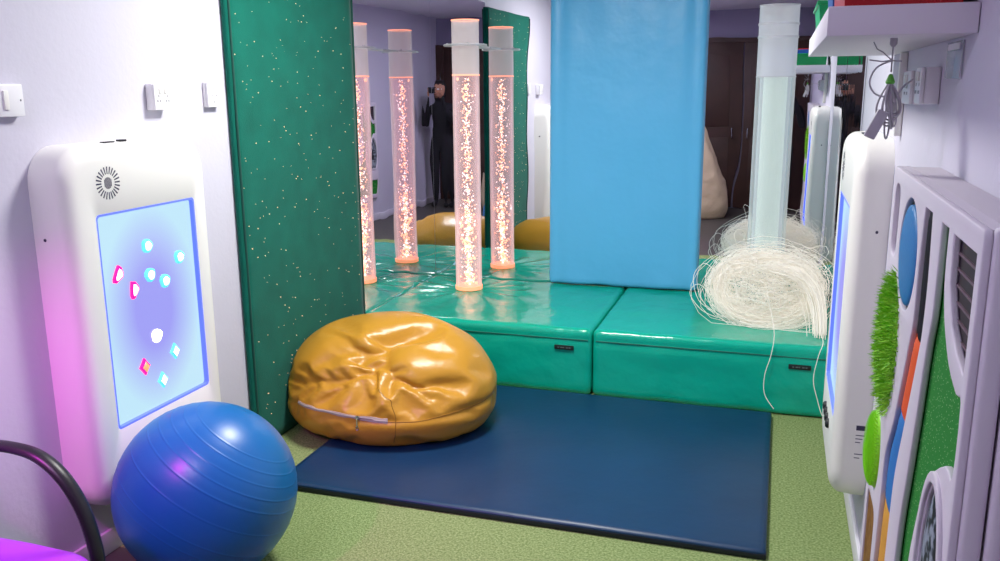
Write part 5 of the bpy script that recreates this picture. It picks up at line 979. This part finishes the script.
# the person taking the picture, right behind the camera
px_, py_ = 0.0, -0.36
t = thing('person', 'person in dark clothing standing with a phone held up at eye level', 'person', (px_, py_, 0))
def skin_body(name, chains, m_, parent, sub=1):
    me = bpy.data.meshes.new(name); vs = []; es = []; rr = []; idx = {}
    for ch in chains:
        prev = None
        for (p, r) in ch:
            k = tuple(round(c, 4) for c in p)
            if k not in idx: idx[k] = len(vs); vs.append(Vector(p) - origin_of(parent)); rr.append(r)
            if prev is not None: es.append((prev, idx[k]))
            prev = idx[k]
    me.from_pydata(vs, es, []); o = bpy.data.objects.new(name, me); COL.objects.link(o); o.parent = parent
    md = o.modifiers.new('skin', 'SKIN'); sv = me.skin_vertices[0].data
    for i, r in enumerate(rr): sv[i].radius = r if isinstance(r, tuple) else (r, r)
    sv[0].use_root = True; md.use_smooth_shade = True
    s = o.modifiers.new('sub', 'SUBSURF'); s.levels = sub; s.render_levels = sub; me.materials.append(M[m_]); return o
cx, cy = px_, py_
hip = (cx, cy, 0.95)
ch = [[(hip, (0.15, 0.10)), ((cx, cy, 1.10), (0.135, 0.095)), ((cx, cy, 1.28), (0.155, 0.105)), ((cx, cy + .0, 1.42), (0.15, 0.095)), ((cx, cy + .01, 1.50), (0.055, 0.055)), ((cx, cy + .015, 1.56), (0.05, 0.052))]]
for s in (-1, 1):
    ch.append([((cx, cy + .0, 1.42), (0.15, 0.095)), ((cx + s * 0.185, cy, 1.41), 0.062), ((cx + s * 0.225, cy + 0.05, 1.28), 0.050), ((cx + s * 0.235, cy + 0.10, 1.18), 0.043), ((cx + s * 0.17, cy + 0.21, 1.38), 0.036), ((cx + s * 0.105, cy + 0.285, 1.575), 0.026)])
    ch.append([(hip, (0.15, 0.10)), ((cx + s * 0.10, cy, 0.88), 0.09), ((cx + s * 0.105, cy + .01, 0.50), 0.062), ((cx + s * 0.11, cy - .01, 0.12), 0.045), ((cx + s * 0.115, cy - .01, 0.055), 0.045), ((cx + s * 0.125, cy + .13, 0.04), 0.036)])
skin_body('body', ch, 'dark_cloth', t, 2)
b = bmesh.new(); bmesh.ops.create_uvsphere(b, u_segments=32, v_segments=24, radius=1)
hc = Vector((cx, cy + .03, 1.665))
for v in b.verts:
    x, y, z = v.co; wj = 1 - 0.28 * max(0, -z) ** 1.3; q = Vector((x * 0.076 * wj, y * 0.095 * (1 - .1 * max(0, -z)), z * 0.118))
    if y > 0.6: q.y += 0.022 * math.exp(-((x / .18) ** 2 + ((z + .15) / .22) ** 2)); q.y -= 0.010 * (math.exp(-(((x - .38) / .16) ** 2 + ((z - .08) / .12) ** 2)) + math.exp(-(((x + .38) / .16) ** 2 + ((z - .08) / .12) ** 2)))
    v.co = hc + q
for s in (-1, 1): bmesh.ops.create_uvsphere(b, u_segments=10, v_segments=8, radius=1, matrix=Matrix.Translation(hc + Vector((s * 0.077, -.005, 0))) @ Matrix.Diagonal((0.01, 0.02, 0.032, 1)))
obj('head', b, 'skin', t, angle=180)
b = bmesh.new()
for s in (-1, 1): bmesh.ops.create_uvsphere(b, u_segments=12, v_segments=8, radius=0.011, matrix=Matrix.Translation(hc + Vector((s * 0.030, 0.080, 0.010))))
obj('eyes', b, 'white_plastic', t)
b = bmesh.new(); box(b, hc.x - .022, hc.x + .022, hc.y + .082, hc.y + .092, hc.z - .062, hc.z - .054, bev=.003); obj('mouth', b, 'red_box', t)
b = bmesh.new(); bmesh.ops.create_uvsphere(b, u_segments=32, v_segments=20, radius=1)
for v in b.verts:
    x, y, z = v.co; f = 1.0 + 0.03 * noise.noise(v.co * 5); v.co = hc + Vector((x * 0.088 * f, y * 0.102 * f - 0.014 if not (y > 0.2 and z < 0.45) else y * 0.06 - 0.01, z * 0.13 * f + .006 if z > -.2 else z * 0.16))
obj('hair', b, 'hair', t, angle=180)
for s in (-1, 1):
    wp = Vector((cx + s * 0.105, cy + 0.285, 1.575)); chs = [[((wp.x, wp.y, wp.z), 0.024), ((wp.x - s * .006, wp.y + .010, wp.z + .045), (0.036, 0.016)), ((wp.x - s * .010, wp.y + .016, wp.z + .082), (0.038, 0.014))]]
    skin_body('hand', chs, 'skin', t, 2)
    for k, ln in enumerate((.066, .075, .070, .055)):
        zz = wp.z + .048 + .021 * (3 - k) * .95; st = Vector((wp.x - s * .012, wp.y + .014, zz))
        skin_body('finger', [[(tuple(st), .0095), (tuple(st + Vector((s * .012, .028 + .002 * k, .002))), .009), (tuple(st + Vector((-s * .004, ln * .72, .0))), .0082), (tuple(st + Vector((-s * .022, ln * .78, -.001))), .007)]], 'skin', t, 1)
    skin_body('thumb', [[((wp.x - s * .008, wp.y + .0, wp.z + .035), .013), ((wp.x - s * .024, wp.y - .004, wp.z + .062), .011), ((wp.x - s * .030, wp.y + .006, wp.z + .088), .009)]], 'skin', t, 1)
ph = thing('phone', 'black phone held sideways in front of the person face', 'phone', (cx, -0.045, 1.64))
obj('case', B(cx - 0.085, cx + 0.085, -0.048, -0.039, 1.625, 1.705, bev=0.004), 'black_plastic', ph)
obj('lens', lathe([(0.0, 0.001), (0.006, 0.001), (0.007, 0.0)], 16).copy() if False else B(cx - 0.008, cx + 0.008, -0.039, -0.037, 1.687, 1.699, bev=0.002), 'chrome', ph)
